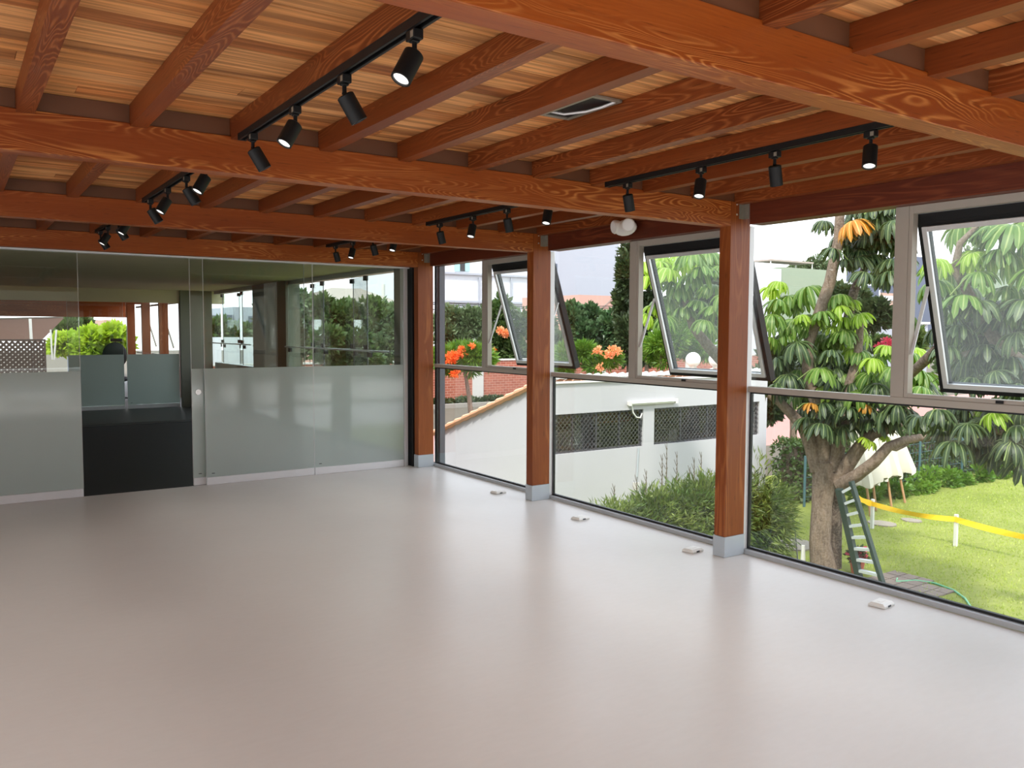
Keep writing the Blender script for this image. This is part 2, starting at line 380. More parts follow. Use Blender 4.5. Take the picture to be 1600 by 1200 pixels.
# ---- posts
plab = ['timber post in the back corner beside the glass partition', 'middle timber post, second from the glass partition', 'largest timber post in view, third from the glass partition',
        'timber post carrying the beam nearest the camera', 'timber post at the open front of the room']
for i, y in enumerate(PY):
    t = thing('timber_post', 'orange-brown '+plab[i], 'post', (4.62, y+PD/2, 0), group='timber posts of the glazed wall')
    MB().box(4.52, y, .147, 4.719, y+PD, 2.50).build('shaft', M['post'], t, bevel=.003)
    tag(MB().box(4.514, y-.006, .001, 4.7195, y+PD+.004, .146).build('base_sleeve', M['sleeve'], t, bevel=.002), 'grey painted steel sleeve at the foot')
    for z in (2.413, 2.483): MB().tube([(4.577, y-.004, z), (4.577, y+.002, z)], .007, 10).build('screw', M['screw'], t)
    br = MB().box(4.600, y-.004, 2.385, 4.648, y-.0005, 2.50).box(4.6445, y-.05, 2.385, 4.6485, y-.0045, 2.50)
    tag(br.build('angle_bracket', M['bracket'], t), 'galvanised steel angle')
# ---- main beams
blab = ['timber beam right above the glass partition at the back', 'timber beam ending at the middle post', 'timber beam ending at the largest post',
        'large timber beam nearest the camera crossing the top right corner', 'timber beam over the open front of the room']
JX = [.26+.4305*k for k in range(-10, 11)]; JX = [x for x in JX if x > -4.15 and x < 4.62]; JW = .066
for i, y in enumerate(PY):
    t = thing('timber_beam', 'orange-brown '+blab[i], 'beam', (0, y, 2.33), group='main ceiling beams')
    MB().box(-4.2, y, 2.33, 4.519, y+PD, 2.4995).build('timber', M['beam'], t, bevel=.003)
    b = MB()
    for a, c in zip([-4.2]+[x+JW for x in JX], JX+[4.5]):
        if c-a > .03: b.box(a+.001, y+.012, 2.5005, c-.001, y+PD-.012, 2.579)
    tag(b.build('blocking_board', M['block'], t), 'pale spacer boards between the joists')
# ---- wall beam segments over the windows, and the trim above
for i in range(4):
    y0, y1 = PY[i+1]+PD, PY[i]
    nm = ['between the corner post and the middle post', 'between the middle post and the largest post', 'right of the largest post', 'over the frontmost window bay'][i]
    t = tag(MB().box(4.65, y0+.001, 2.345, 4.785, y1-.052, 2.4995).build('lintel_beam', M['wallbeam'], bevel=.003), 'dark red-brown lintel beam over the windows '+nm, 'beam', 'lintel beams over the windows')
struct('trim_1', MB().box(4.70, -.7, 2.501, 4.785, 8.9, 2.5795), M['wallbeam'], 'dark wooden fascia added above the window lintels to stop a light leak', 'trim')  # board added to close the gap where outside light leaked in
# ---- joists, notched over the beams
for k, x in enumerate(JX):
    n = len(JX)-1-k
    pts = [(-.72, 2.58), (-.72, 2.501)]
    for y in sorted(PY):
        if y == 8.68: pts += [(y-.001, 2.485), (y-.001, 2.501), (8.80, 2.501), (8.80, 2.58)]
        elif y < 0: pts += [(y+PD+.001, 2.501), (y+PD+.001, 2.485)]
        else: pts += [(y-.001, 2.485), (y-.001, 2.501), (y+PD+.001, 2.501), (y+PD+.001, 2.485)]
    pts[0] = (-.72, 2.5805); pts[-1] = (8.80, 2.5805)
    o = MB().prism(pts, 0, x, x+JW).build('ceiling_joist', M['joist'])
    me = o.data; me.transform(Matrix.Translation((-x, 0, 0))); o.location.x = x
    tag(o, '%s ceiling joist counted from the window wall, dark brown timber' % ORD[n] if n < len(ORD) else 'dark brown ceiling joist far over at the left wall side', 'joist', 'parallel ceiling joists')
# ---- hatch
t = thing('ceiling_hatch', 'open rectangular ceiling hatch with a pale metal frame and loose cable', 'hatch', (2.33, 2.95, 2.58))
x0, x1, y0, y1 = 2.235, 2.402, 2.745, 3.115
b = MB().box(x0, y0, 2.566, x0+.018, y1, 2.5795).box(x1-.018, y0, 2.566, x1, y1, 2.5795).box(x0+.018, y0, 2.566, x1-.018, y0+.018, 2.5795).box(x0+.018, y1-.018, 2.566, x1-.018, y1, 2.5795)
b.build('frame', M['bracket'], t, bevel=.002)
MB().box(x0+.018, y0+.018, 2.574, x1-.018, y1-.018, 2.5796).build('opening', M['black'], t)  # black plate, colour standing in for the dark recess above
MB().tube([(2.25, 3.06, 2.575), (2.29, 3.0, 2.556), (2.33, 2.9, 2.552), (2.36, 2.83, 2.560), (2.385, 2.77, 2.573)], .006, 8).build('cable', M['silver'], t, smooth=True)
# ---- floor boxes
fl = ['by the glass, nearest the camera', 'just left of the foot of the largest post', 'on the floor between the largest and the middle post', 'farthest, near the foot of the middle post']
for i, (x, y) in enumerate([(4.50, 2.80), (4.465, 4.27), (4.43, 5.54), (4.47, 6.89)]):
    t = thing('floor_socket_box', 'small white floor socket box '+fl[i], 'floor box', (x, y, 0), PI/2*0+.12, 'floor socket boxes along the glass')
    b = MB(); bt = [(-.062, -.05), (.062, -.05), (.062, .05), (-.062, .05)]
    lo = [(p, q, .0005) for p, q in bt]; mid = [(p, q, .012) for p, q in bt]; hi = [(p*.86, q*.7, .026) for p, q in bt]
    b.v = lo+mid+hi; b.f = [(3, 2, 1, 0), (8, 9, 10, 11)]+[(a, (a+1) % 4, 4+(a+1) % 4, 4+a) for a in range(4)]+[(4+a, 4+(a+1) % 4, 8+(a+1) % 4, 8+a) for a in range(4)]; b.m = [0]*10
    b.build('cover', M['white'], t, bevel=.002, local=True)
    MB().box(-.02, -.052, .004, .012, -.049, .014).build('socket', M['mach'], t, local=True)
    MB().box(-.03, -.012, .0262, .03, .012, .0275).build('lid', M['white'], t, local=True)
# ---- emergency light on the lintel between middle and largest post
t = thing('emergency_light', 'white twin-head emergency light on the lintel beam between two posts', 'emergency light', (4.64, 5.24, 2.44))
MB().box(4.575, 5.225, 2.455, 4.649, 5.305, 2.575).build('wall_mount', M['white'], t, bevel=.004)
b = MB().ball((4.57, 5.17, 2.435), (.05, .13, .065), 20, 10); b.build('housing', M['white'], t, smooth=True)
for yy_, dy in ((5.245, -.5), (5.10, -.9)):
    ax = Vector((-1, dy if yy_ < 5.15 else .25, -.12)).normalized(); c = Vector((4.545, yy_, 2.448))
    h = MB().tube([c-ax*.045, c-ax*.02, c+ax*.02, c+ax*.032], [.02, .05, .056, .05], 20).build('lamp_head', M['white'], t, smooth=True)
    MB().tube([c+ax*.0325, c+ax*.034], [.043, .04], 20).build('lens', M['globe'], h)
# ---- track lights
def spot(base, ax, label, grp):
    """cylinder spotlight hanging from a track adapter"""
    base = Vector(base); ax = Vector(ax).normalized()
    t = thing('track_spotlight', label, 'spotlight', base, group=grp)
    a = MB().box(base.x-.016, base.y-.026, base.z-.030, base.x+.016, base.y+.026, base.z-.001)
    a.box(base.x-.012, base.y-.012, base.z-.036, base.x+.012, base.y+.012, base.z-.0305)
    ad = a.build('adapter', M['black'], t, bevel=.003)
    MB().box(base.x-.0175, base.y-.023, base.z-.026, base.x-.0163, base.y-.007, base.z-.008).build('adapter_label', M['bracket'], ad)
    j = base+Vector((0, 0, -.064)); c0 = j - ax*.004
    MB().tube([base+Vector((0, 0, -.036)), base+Vector((0, 0, -.056)), j], [.0075, .0075, .0095], 12).build('stem', M['black'], t, smooth=True)
    top = j + ax*.006 + ax.cross(Vector((0, 1, 0))).normalized()*0
    L = .092; r = .030
    bd = MB().tube([top-ax*.004, top, top+ax*L, top+ax*(L+.0008)], [r*.82, r, r, r*.80], 32, cap=False)
    bd.tube([top+ax*(L+.0008), top+ax*(L-.006)], [r*.80, r*.78], 32, cap=False)
    n = len(bd.v)
    bd.tube([top-ax*.0042, top-ax*.004], [r*.82, r*.82], 32)
    bd.build('cylinder_housing', M['black'], t, smooth=True)
    MB().tube([top+ax*(L-.006), top+ax*(L-.005)], [r*.79, r*.79], 32).build('lens', M['lens'], t)
    ld = bpy.data.lights.new('spot_beam', 'SPOT'); ld.energy = SPOT_W; ld.spot_size = 1.4; ld.spot_blend = .8; ld.color = (1, .94, .88); ld.shadow_soft_size = .024
    lo = bpy.data.objects.new('spot_beam', ld); COL.objects.link(lo); lo.parent = t; lo.location = top+ax*(L+.004)-base; lo.rotation_euler = ax.to_track_quat('-Z', 'Y').to_euler()
    return t
SPOT_W = 10.0; SKY, SUN, EXPO = 1.5, 2.4, 0.95
side = {1.132: 'left', 3.285: 'right', -1.02: 'added off-view left', -3.17: 'added off-view outermost left'}
bays = [(1.84, 3.87, 'in the bay nearest the camera'), (4.14, 6.12, 'in the second bay from the camera'), (6.52, 8.5, 'in the bay beside the partition')]
for tx in (1.132, 3.285, -1.02, -3.17):  # the two off-view rows are added to light the left half
    for bi, (ya, yb, bn) in enumerate(bays):
        if bi == 2: ya, yb = 6.55, 8.30
        if bi == 2 and tx < 0: continue
        t = thing('lighting_track', 'black lighting track, %s row, %s' % (side[tx], bn), 'track', (tx, (ya+yb)/2, 2.485), group='black ceiling lighting tracks')
        b = MB().box(tx-.018, ya, 2.478, tx+.018, yb, 2.4845).box(tx-.018, ya, 2.455, tx-.008, yb, 2.478).box(tx+.008, ya, 2.455, tx+.018, yb, 2.478)
        b.build('rail', M['black'], t, bevel=.001)
        MB().box(tx-.019, yb, 2.454, tx+.019, yb+.012, 2.4845).build('end_cap', M['black'], t); MB().box(tx-.019, ya-.012, 2.454, tx+.019, ya, 2.4845).build('end_cap', M['black'], t)
        ys = {0: [3.72, 3.18, 2.70, 2.19], 1: [5.95, 5.43, 4.95, 4.52], 2: [8.12, 7.72, 7.2, 6.8]}[bi] if tx < 2 else {0: [3.70, 3.13, 2.66, 2.16], 1: [5.93, 5.42, 4.96, 4.47], 2: [8.10, 7.66, 7.2, 6.75]}[bi]
        for q, ys_ in enumerate(ys):
            s = -1 if q % 2 else 1
            if tx > 2 and q % 2 == 0: s = 1
            ax = Vector((.50*s, -.10, -.86)) if tx < 2 else Vector((.30*s, .10 if s > 0 else -.16, -.9))
            spot((tx, ys_, 2.455), ax, 'black cylinder spotlight, %s from far end, %s track, %s' % (ORD[q], side[tx], ['bay nearest the camera', 'second bay', 'bay by the partition'][bi]), 'black track spotlights')
# ================================================================== WINDOWS OF THE RIGHT WALL
XF0, XF1, XG = 4.731, 4.789, 4.768
def beta(y0, y1): return y0, y1
wl = ['in the bay beside the partition', 'between the middle and largest posts', 'right of the largest post', 'in the frontmost bay']
for i in range(4):
    ya, yb = PY[i+1]+PD, PY[i]; ym = (ya+yb)/2
    t = thing('window_%d' % (i+1), 'aluminium framed glazing %s with one tilted open sash' % wl[i], 'window', (XG, ym, 0), kind='structure')
    MB().box(4.722, ya-.099, .0005, 4.80, yb-.001, .034).build('sill', M['sill'], t, bevel=.003)
    MB().box(XF0, ya-.0005, 1.172, XF1, yb-.0005, 1.212).build('transom', M['alu'], t, bevel=.002)
    MB().box(XF0, ym-.042, 1.2125, XF1, ym+.042, 2.344).build('mullion', M['alu'], t, bevel=.002)
    for (a, b) in ((ya-.098, ya-.002), ):
        MB().box(4.7202, a, .0345, XF1-.02, b, 2.344).build('jamb', M['white_alu'], t, bevel=.002)
    MB().box(XG-.012, ya, .035, XG+.012, yb, .05).box(XG-.012, ya, 1.160, XG+.012, yb, 1.171).box(XG-.012, ya-.0, .05, XG+.012, ya+.012, 1.16).box(XG-.012, yb-.012, .05, XG+.012, yb, 1.16).build('gasket', M['gasket'], t)
    MB().box(XG-.004, ya+.012, .05, XG+.004, yb-.012, 1.16).build('lower_pane', M['glass'], t)
    MB().box(XG-.004, ym+.043, 1.2125, XG+.004, yb-.001, 2.344).build('fixed_pane', M['glass'], t)
    # ring of the opening half
    oy0, oy1 = ya+.001, ym-.0425
    MB().box(XF0+.004, oy0, 1.2125, XF1, oy0+.024, 2.344).box(XF0+.004, oy1-.024, 1.2125, XF1, oy1, 2.344).box(XF0+.004, oy0+.024, 1.2125, XF1, oy1-.024, 1.236).box(XF0+.004, oy0+.024, 2.298, XF1, oy1-.024, 2.344).build('opening_frame', M['alu'], t, bevel=.002)
    # tilted sash, built flat then swung about its top edge
    s = thing('sash', None, None, (4.795, (oy0+oy1)/2, 2.30)); s.parent = t; s.location = (4.795-XG, (oy0+oy1)/2-ym, 2.30); del_keys = [s.pop(k_, None) for k_ in ('label', 'category')]
    s.rotation_euler = (0, -math.atan(.335/1.07), 0)
    hw = (oy1-oy0)/2-.012; Hh = 1.118
    def frame(b, x0, x1, inset, w, top=None):
        a, z0, z1 = hw-inset, -Hh+inset, -(top or inset)
        b.box(x0, -a, z0, x1, -a+w, z1).box(x0, a-w, z0, x1, a, z1).box(x0, -a+w, z0, x1, a-w, z0+w).box(x0, -a+w, z1-w, x1, a-w, z1); return b
    frame(MB(), -.010, .046, 0, .052).box(-.010, -hw+.052, -.082, .046, hw-.052, -.0525).build('outer_frame', M['black'], s, local=True)
    frame(MB(), -.030, -.0105, .032, .030, .075).build('inner_frame', M['silver'], s, local=True, bevel=.002)
    MB().box(.002, -hw+.045, -Hh+.045, .008, hw-.045, -.045).build('sash_pane', M['dusty'], s, local=True)
    rot = Matrix.Rotation(-math.atan(.335/1.07), 4, 'Y')
    for sgn, yj in ((1, oy1-.03), (-1, oy0+.03)):
        e = Vector((4.795, (oy0+oy1)/2, 2.30)) + rot @ Vector((-.018, sgn*(hw-.03), -.44))
        MB().bar((4.752, yj, 1.47), (e.x, yj, e.z), .008, .022, up=(0, 1, 0)).build('stay_arm', M['white_alu'], t)
    MB().box(4.721, (oy0+oy1)/2-.035, 1.216, 4.7315, (oy0+oy1)/2+.005, 1.232).build('latch', M['black'], t, bevel=.002)
struct('trim_2', MB().box(4.803, 8.675, G, 4.872, 8.80, 2.60), M['dkpost'], 'dark blue-grey steel corner upright outside the first window', 'trim')
struct('trim_3', MB().box(4.505, 8.795, .001, 4.63, 8.915, 2.33), M['gasket'], 'black vertical strip between partition and corner post', 'trim')
# ================================================================== GLASS PARTITION AT THE BACK
YB = 8.88
struct('trim_4', MB().box(-4.2, YB-.025, 2.322, 4.50, YB+.085, 2.346), M['white_alu'], 'slim pale aluminium header rail of the glass partition', 'trim')
struct('wall_back', MB().box(-4.2, YB-.02, 2.3475, 4.78, YB+.1, 2.58), M['blackstrip'], 'dark strip of wall over the glass partition', 'wall')
def glass_panel(name, label, cat, x0, x1, y, kind=None, lock=None, grp=None, z0=0, zt=2.32, zf=1.203):
    t = thing(name, label, cat, ((x0+x1)/2, y, z0), group=grp, kind=kind)
    MB().box(x0, y-.006, z0+.08, x1, y+.006, zt).build('pane', M['pglass'], t)
    MB().box(x0+.001, y-.0082, z0+.081, x1-.001, y-.0062, zf).build('frosted_film', M['frost'], t)
    MB().box(x0, y-.018, z0+.001, x1, y+.018, z0+.0795).build('base_rail', M['white_alu'], t, bevel=.002)
    b = MB().box(x0-.003, y-.007, z0+.08, x0-.0002, y+.007, zt).box(x1+.0002, y-.007, z0+.08, x1+.003, y+.007, zt); b.build('polished_edge', M['silver'], t)
    if lock:
        tag(MB().tube([(lock[0], y-.020, lock[1]), (lock[0], y-.009, lock[1])], [.028, .031], 28).tube([(lock[0], y-.026, lock[1]), (lock[0], y-.019, lock[1])], [.012, .013], 20).build('lock', M['chrome'], t, smooth=True), 'round chrome lock')
    b = MB()
    for dx in (.05, ):
        b.box(x0+dx, y-.0105, z0+.115, x0+dx+.03, y-.0083, z0+.122)
    b.build('sticker', M['mach'], t)
    return t
glass_panel('door_1', 'frosted glass sliding door leaf left of the dark doorway', 'glass door', -.50, 1.032, YB+.02, 'structure')
glass_panel('door_2', 'slid back frosted glass door leaf with round chrome lock right of the doorway', 'glass door', 2.052, 3.247, YB+.045, 'structure', (2.112, .963))
glass_panel('glass_partition_panel', 'fixed half frosted glass panel beside the sliding door lock', 'glass panel', 2.172, 3.325, YB, grp='fixed partition panels')
glass_panel('glass_partition_panel', 'fixed half frosted glass panel at the corner post', 'glass panel', 3.331, 4.425, YB, grp='fixed partition panels')
glass_panel('glass_partition_panel', 'fixed half frosted glass panel beyond the left door leaf', 'glass panel', -4.2, -.53, YB-.02, grp='fixed partition panels')
struct('trim_5', MB().box(4.43, YB-.02, .001, 4.475, YB+.08, 2.321), M['silver'], 'pale aluminium end jamb of the glass partition', 'trim')
# ================================================================== DARK ROOM BEYOND
struct('floor_beyond', MB().box(-6, 8.901, -.12, 4.9, 15.25, -.002), M['darkfloor'], 'near black floor of the room beyond the partition', 'floor')
struct('floor_step', MB().box(-6, 15.26, -.12, 4.9, 15.55, .0), M['blackstrip'], 'black floor strip across the dark room', 'floor')
struct('floor_rear', MB().box(-6, 15.56, -.12, 4.9, 30, .002), M['greyfloor'], 'charcoal floor in front of the second partition', 'floor')
struct('ceiling_beyond', MB().box(-6, 8.985, 2.41, 4.9, 18.25, 2.60), M['plaster'], 'smooth olive grey ceiling of the room beyond', 'ceiling')
struct('wall_bulkhead', MB().box(-6, 18.26, 2.15, 4.9, 18.45, 2.62), M['plaster'], 'olive grey bulkhead over the second partition', 'wall')
def pier(n, x0, y0, x1, y1, mat, lab): return struct('wall_%s' % n, MB().box(x0, y0, .004, x1, y1, 2.409), mat, lab, 'wall')
pier('pier_near', 4.66, 8.99, 4.80, 9.60, M['pier'], 'grey pier just behind the end of the glass partition')
pier('pier_mid', 4.62, 13.55, 4.86, 13.98, M['pier'], 'dark grey pier between the two side openings')
pier('pier_white', 4.60, 14.0, 4.82, 14.62, M['greywhite'], 'white pier between the two side openings')
pier('pier_grey', 4.64, 14.64, 4.86, 15.42, M['pier'], 'grey pier beyond the white pier in the room beyond')  # same grey as the near and mid piers
pier('pier_far', 3.985, 18.18, 4.62, 18.255, M['pier'], 'dark olive pier at the right end of the second partition')
for n, y0, y1 in (('a', 9.61, 13.54), ('b', 15.43, 18.17)):
    struct('wall_parapet', MB().box(4.66, y0, .004, 4.80, y1, .92), M['greywhite'], 'low white parapet under the %s side opening' % ('nearer' if n == 'a' else 'farther'), 'wall')
    struct('trim_6' if n == 'a' else 'trim_7', MB().box(4.66, y0, 2.345, 4.80, y1, 2.409), M['sill'], 'pale top rail over the %s side opening' % ('nearer' if n == 'a' else 'farther'), 'trim')
    tag(MB().tube([(4.60, y0, 1.33), (4.60, y1, 1.33)], .012, 10).build('handrail', M['silver'], smooth=True), 'thin steel handrail across the %s side opening' % ('nearer' if n == 'a' else 'farther'), 'rail')
    m = 5 if n == 'a' else 4; w = (y1-y0)/m
    for q in range(m):
        yc = y0+w*(q+.5); sg = 1 if q % 2 else -1
        t = thing('folding_glass_panel', 'frameless folding glass panel, %s in the %s side opening' % (ORD[q], 'nearer' if n == 'a' else 'farther'), 'glass panel', (4.73, yc, .925), group='folding glass panels')
        p, qv = (4.73-.07*sg, yc-w/2+.01), (4.73+.07*sg, yc+w/2-.01)
        MB().bar((p[0], p[1], 1.63), (qv[0], qv[1], 1.63), .01, 1.40).build('pane', M['pglass'], t)
        MB().box(p[0]-.006, p[1]-.004, .93, p[0]+.006, p[1]+.004, 2.33).build('edge_strip', M['mach'], t)
        for (u, z) in ((p, 1.375), (qv, 1.28), (p, 2.30)):
            yo = .05 if u is p else -.05
            MB().box(u[0]-.022, u[1]+yo-.04, z-.035, u[0]+.022, u[1]+yo+.04, z+.03).build('clamp', M['black'], t, bevel=.004)
struct('wall_side', MB().box(-6.2, 8.901, -.1, -6.001, 29, 2.66), M['plaster'], 'unseen olive grey side wall of the room beyond, added against sky reflections', 'wall')  # out of view, added to block sky that mirrored in the window panes
# second partition
glass_panel('glass_partition_panel', 'half frosted glass panel of the far partition, left of two', 'glass panel', 1.93, 2.92, 18.35, grp='far partition panels', zt=2.14, zf=1.10)
glass_panel('glass_partition_panel', 'half frosted glass panel of the far partition beside the dark pier', 'glass panel', 2.98, 3.98, 18.35, grp='far partition panels', zt=2.14, zf=1.10)
# far timber room
struct('ceiling_far', MB().box(-6, 18.5, 2.50, 4.9, 29, 2.62), M['beam'], 'red-brown timber ceiling of the far room', 'ceiling')
for y in (20.6, 22.9, 25.2, 27.5):
    tag(MB().box(4.50, y, .005, 4.72, y+.12, 2.499).build('timber_post', M['post'], bevel=.003), 'reddish timber post seen through the far partition, %s of its row' % {20.6: 'nearest', 22.9: 'second', 25.2: 'third', 27.5: 'last'}[y], 'post', 'far room timber posts')
    tag(MB().box(-6, y, 2.30, 4.49, y+.12, 2.498).build('timber_beam', M['beam']), 'red-brown ceiling beam of the far room, %s of its row' % {20.6: 'nearest', 22.9: 'second', 25.2: 'third', 27.5: 'last'}[y], 'beam', 'far room beams')
tag(MB().box(-6, 28.6, 1.98, 4.7, 28.75, 2.499).build('timber_beam', M['beam']), 'deep red-brown end beam closing the far room', 'beam', 'far room beams')
for y0, y1 in ((20.73, 22.88), (23.03, 25.18), (25.33, 27.48)):
    b = MB().box(4.74, y0, .9, 4.79, y1, .94).box(4.74, y0, 2.25, 4.79, y1, 2.30).bar((4.79, y0+1.1, 2.24), (5.1, y0+1.1, 1.1), .04, .04)
    tag(b.build('window_frame', M['alu']), 'open window frame in the far room %s' % ('beside its nearest post' if y0 < 21 else 'in its middle bay' if y0 < 24 else 'in its last bay'), 'window')
# office chair in the far room
t = thing('office_chair', 'black high-backed office chair behind the far partition', 'chair', (3.1, 20.5, .002))
MB().ball((3.1, 20.62, 1.02), (.26, .06, .30), 20, 12).build('backrest', M['black'], t, smooth=True)
MB().box(3.02, 20.60, 1.33, 3.26, 20.66, 1.40).box(3.11, 20.61, 1.28, 3.13, 20.64, 1.34).build('headrest', M['black'], t, bevel=.01)
MB().ball((3.1, 20.4, .5), (.27, .27, .07), 20, 10).build('seat', M['black'], t, smooth=True)
b = MB().tube([(3.1, 20.4, .08), (3.1, 20.4, .45)], .03, 12)
for a in range(5): b.bar((3.1, 20.4, .09), (3.1+.3*math.cos(a*1.257), 20.4+.3*math.sin(a*1.257), .06), .04, .03)
b.bar((3.1, 20.55, .5), (3.1, 20.6, .8), .05, .03)
b.build('base', M['mach'], t)
# terrace outside the far room: lattice screen, canopy, struts
t = thing('lattice_screen', 'dark brown diamond lattice screen outside the far room at left', 'screen', (2.6, 31, 0))
lx0, lx1, lz0, lz1 = atx(0, 0, 1).x*0+.6, aty(68, 533, 31).x, -.6, aty(30, 533, 31).z
b = MB(); d = .16; W = lx1-lx0; Hh = lz1-lz0; k = -Hh
while k < W:
    for sg in (1, -1):
        x0 = max(0, k); x1 = min(W, k+Hh)
        if x1-x0 > .05:
            z0, z1 = x0-k, x1-k
            if sg < 0: z0, z1 = Hh-z0, Hh-z1
            b.bar((lx0+x0, 31+.012*sg, lz0+z0), (lx0+x1, 31+.012*sg, lz0+z1), .075, .01, up=(0, 1, 0))
    k += d
b.build('slats', M['lattice'], t)
MB().box(lx0, 30.97, lz1, lx1, 31.03, lz1+.06).box(lx1, 30.97, G, lx1+.06, 31.03, lz1+.06).build('frame', M['lattice'], t)
t = thing('canopy', 'grey white sloping cloth canopy above the lattice screen', 'canopy', (1.5, 31.5, 2.0))
a0, a1, a2, a3 = aty(-30, 500, 31.6), aty(100, 497, 31.6), aty(62, 535, 33.5), aty(-30, 531, 33.5)
b = MB(); b.quad(a0, a1, a2, a3); up = Vector((0, 0, .05)); b.quad(a0+up, a1+up, a2+up, a3+up); b.build('cloth', M['tarp'], t)
b = MB()
for px in (79, 88): b.bar(aty(px, 515, 31.4), aty(83+(px-83)*.3, 562, 31.4), .05, .05)
b.bar(aty(47, 498, 31.3), aty(52, 583, 31.3), .08, .08); b.build('strut', M['stake'], t)
# white terrace in front of the room, behind the camera, with a picnic table
struct('terrace_floor', MB().box(-12, -16, -.14, 12, -.71, -.02), M['terr'], 'sunlit white terrace paving outside the open front', 'floor')
struct('added_side_paving', MB().box(-16, -.70, -.14, -4.36, 9.2, -.02), M['terr'], 'added white paving outside the open left side, bouncing sunlight in', 'floor')  # added as a reflector that throws sunlight up to the left ceiling
struct('unseen_terrace_wall', MB().box(-14, -9.3, -.1, 14, -9.0, 4.2), plain('brown_render', srgb(128, 112, 96), .85), 'unseen brown wall added behind the terrace to darken glass reflections', 'wall')  # unseen wall, added to keep bright sky out of the partition glass
t = thing('picnic_table', 'white picnic table standing on the terrace', 'table', (1.7, -3.4, -.02))
b = MB().box(.8, -3.75, .68, 2.6, -3.05, .73); b.build('tabletop', M['white'], t, bevel=.005)
for yy_ in (-4.2, -2.75): MB().box(.8, yy_, .40, 2.6, yy_+.28, .44).build('bench_seat', M['white'], t, bevel=.005)
for xx_ in (1.1, 2.3):
    MB().bar((xx_, -4.1, -.018), (xx_, -3.5, .68), .06, .09, up=(1, 0, 0)).bar((xx_, -2.7, -.018), (xx_, -3.3, .68), .06, .09, up=(1, 0, 0)).bar((xx_, -4.15, .38), (xx_, -2.6, .38), .05, .05).build('leg', M['white'], t)
# ================================================================== GARDEN
struct('lawn', MB().box(4.995, -20, G-.3, 90, 17.5, G), M['lawn'], 'sunlit green lawn below the windows', 'lawn')
struct('ground', MB().box(-40, 17.5, G-.3, 140, 22.3, G-.002), M['soil'], 'earthy ground behind the hedge', 'ground')
struct('road', MB().box(-40, 22.3, G-.3, 140, 33, G-.001), M['road'], 'pink paved lane beyond the hedge', 'road')
struct('ground_rear', MB().box(-60, 33, G-.3, 280, 200, G-.003), M['soil'], 'ground in front of the far buildings', 'ground')
struct('ground_side', MB().box(-60, -20, G-.3, 4.99, 17.49, G-.004), M['soil'], 'ground under the raised room', 'ground')
def arr_mesh(name, verts, faces, mat, uvs=None):
    """verts (n,3) array, faces list of equal-length tuples as (m,k) array"""
    me = bpy.data.meshes.new(name); k = faces.shape[1]
    me.vertices.add(len(verts)); me.vertices.foreach_set('co', verts.astype(np.float32).ravel())
    me.loops.add(faces.size); me.loops.foreach_set('vertex_index', faces.astype(np.int32).ravel())
    me.polygons.add(len(faces)); me.polygons.foreach_set('loop_start', np.arange(0, faces.size, k, dtype=np.int32))
    me.polygons.foreach_set('loop_total', np.full(len(faces), k, dtype=np.int32))
    if uvs is not None:
        ul = me.uv_layers.new(name='UVMap'); ul.data.foreach_set('uv', uvs.astype(np.float32).ravel())
    me.materials.append(mat); me.update(calc_edges=True); me.validate()
    ob = bpy.data.objects.new(name, me); COL.objects.link(ob); ORG[ob.name] = Vector((0,0,0)); return ob
def attach(ob, parent):
    ob.parent = parent; o = ORG[parent.name]; ob.data.transform(Matrix.Translation(-o)); ORG[ob.name] = o.copy(); return ob
def norm(a): return a/np.maximum(np.linalg.norm(a, axis=1, keepdims=True), 1e-6)
def leaves(name, C, D, mat, L=.12, W=.06, jit=.3):
    """one folded leaf per centre C pointing along D"""
    n = len(C); D = norm(D + rng.normal(0, jit, (n, 3))); Sd = norm(np.cross(D, rng.normal(0, 1, (n, 3)))); N = np.cross(Sd, D)
    l = (L*rng.uniform(.7, 1.3, (n, 1))); w = W*rng.uniform(.7, 1.3, (n, 1))
    v = np.stack([C, C+D*l*.45+Sd*w/2-N*w*.18, C+D*l-N*l*.12, C+D*l*.45-Sd*w/2-N*w*.18], 1).reshape(-1, 3)
    b = np.arange(n)[:, None]*4
    f = np.concatenate([np.concatenate([b, b+1, b+2], 1), np.concatenate([b, b+2, b+3], 1)])
    return arr_mesh(name, v, f, mat)
def blob_points(blobs, n, lump=.33, sub=16):
    """points and outward directions over lumpy foliage masses: blobs = [(centre, radii), ...]"""
    vol = np.array([(b[1][0]*b[1][1]*b[1][2])**(2/3) for b in blobs]); cnt = np.maximum((vol/vol.sum()*n).astype(int), 30)
    P, Q = [], []
    for (c, r), m in zip(blobs, cnt):
        c = np.array(c); r = np.array(r)
        sc = norm(rng.normal(0, 1, (sub, 3)))*rng.uniform(.45, .85, (sub, 1)); k = rng.integers(0, sub, m)
        u = norm(rng.normal(0, 1, (m, 3))); rad = rng.uniform(.55, 1.05, (m, 1))
        p = (sc[k]+u*lump*rad*1.2)*r+c
        P.append(p); Q.append(u*.8+norm(sc[k])*.6+np.array([0, 0, .15]))
    return np.concatenate(P), np.concatenate(Q)
def foliage(name, blobs, n, mat, L, W, lump=.36, sub=16, droop=0):
    p, q = blob_points(blobs, n, lump, sub); q = q+np.array([0, 0, -droop]); return leaves(name, p, q, mat, L, W)
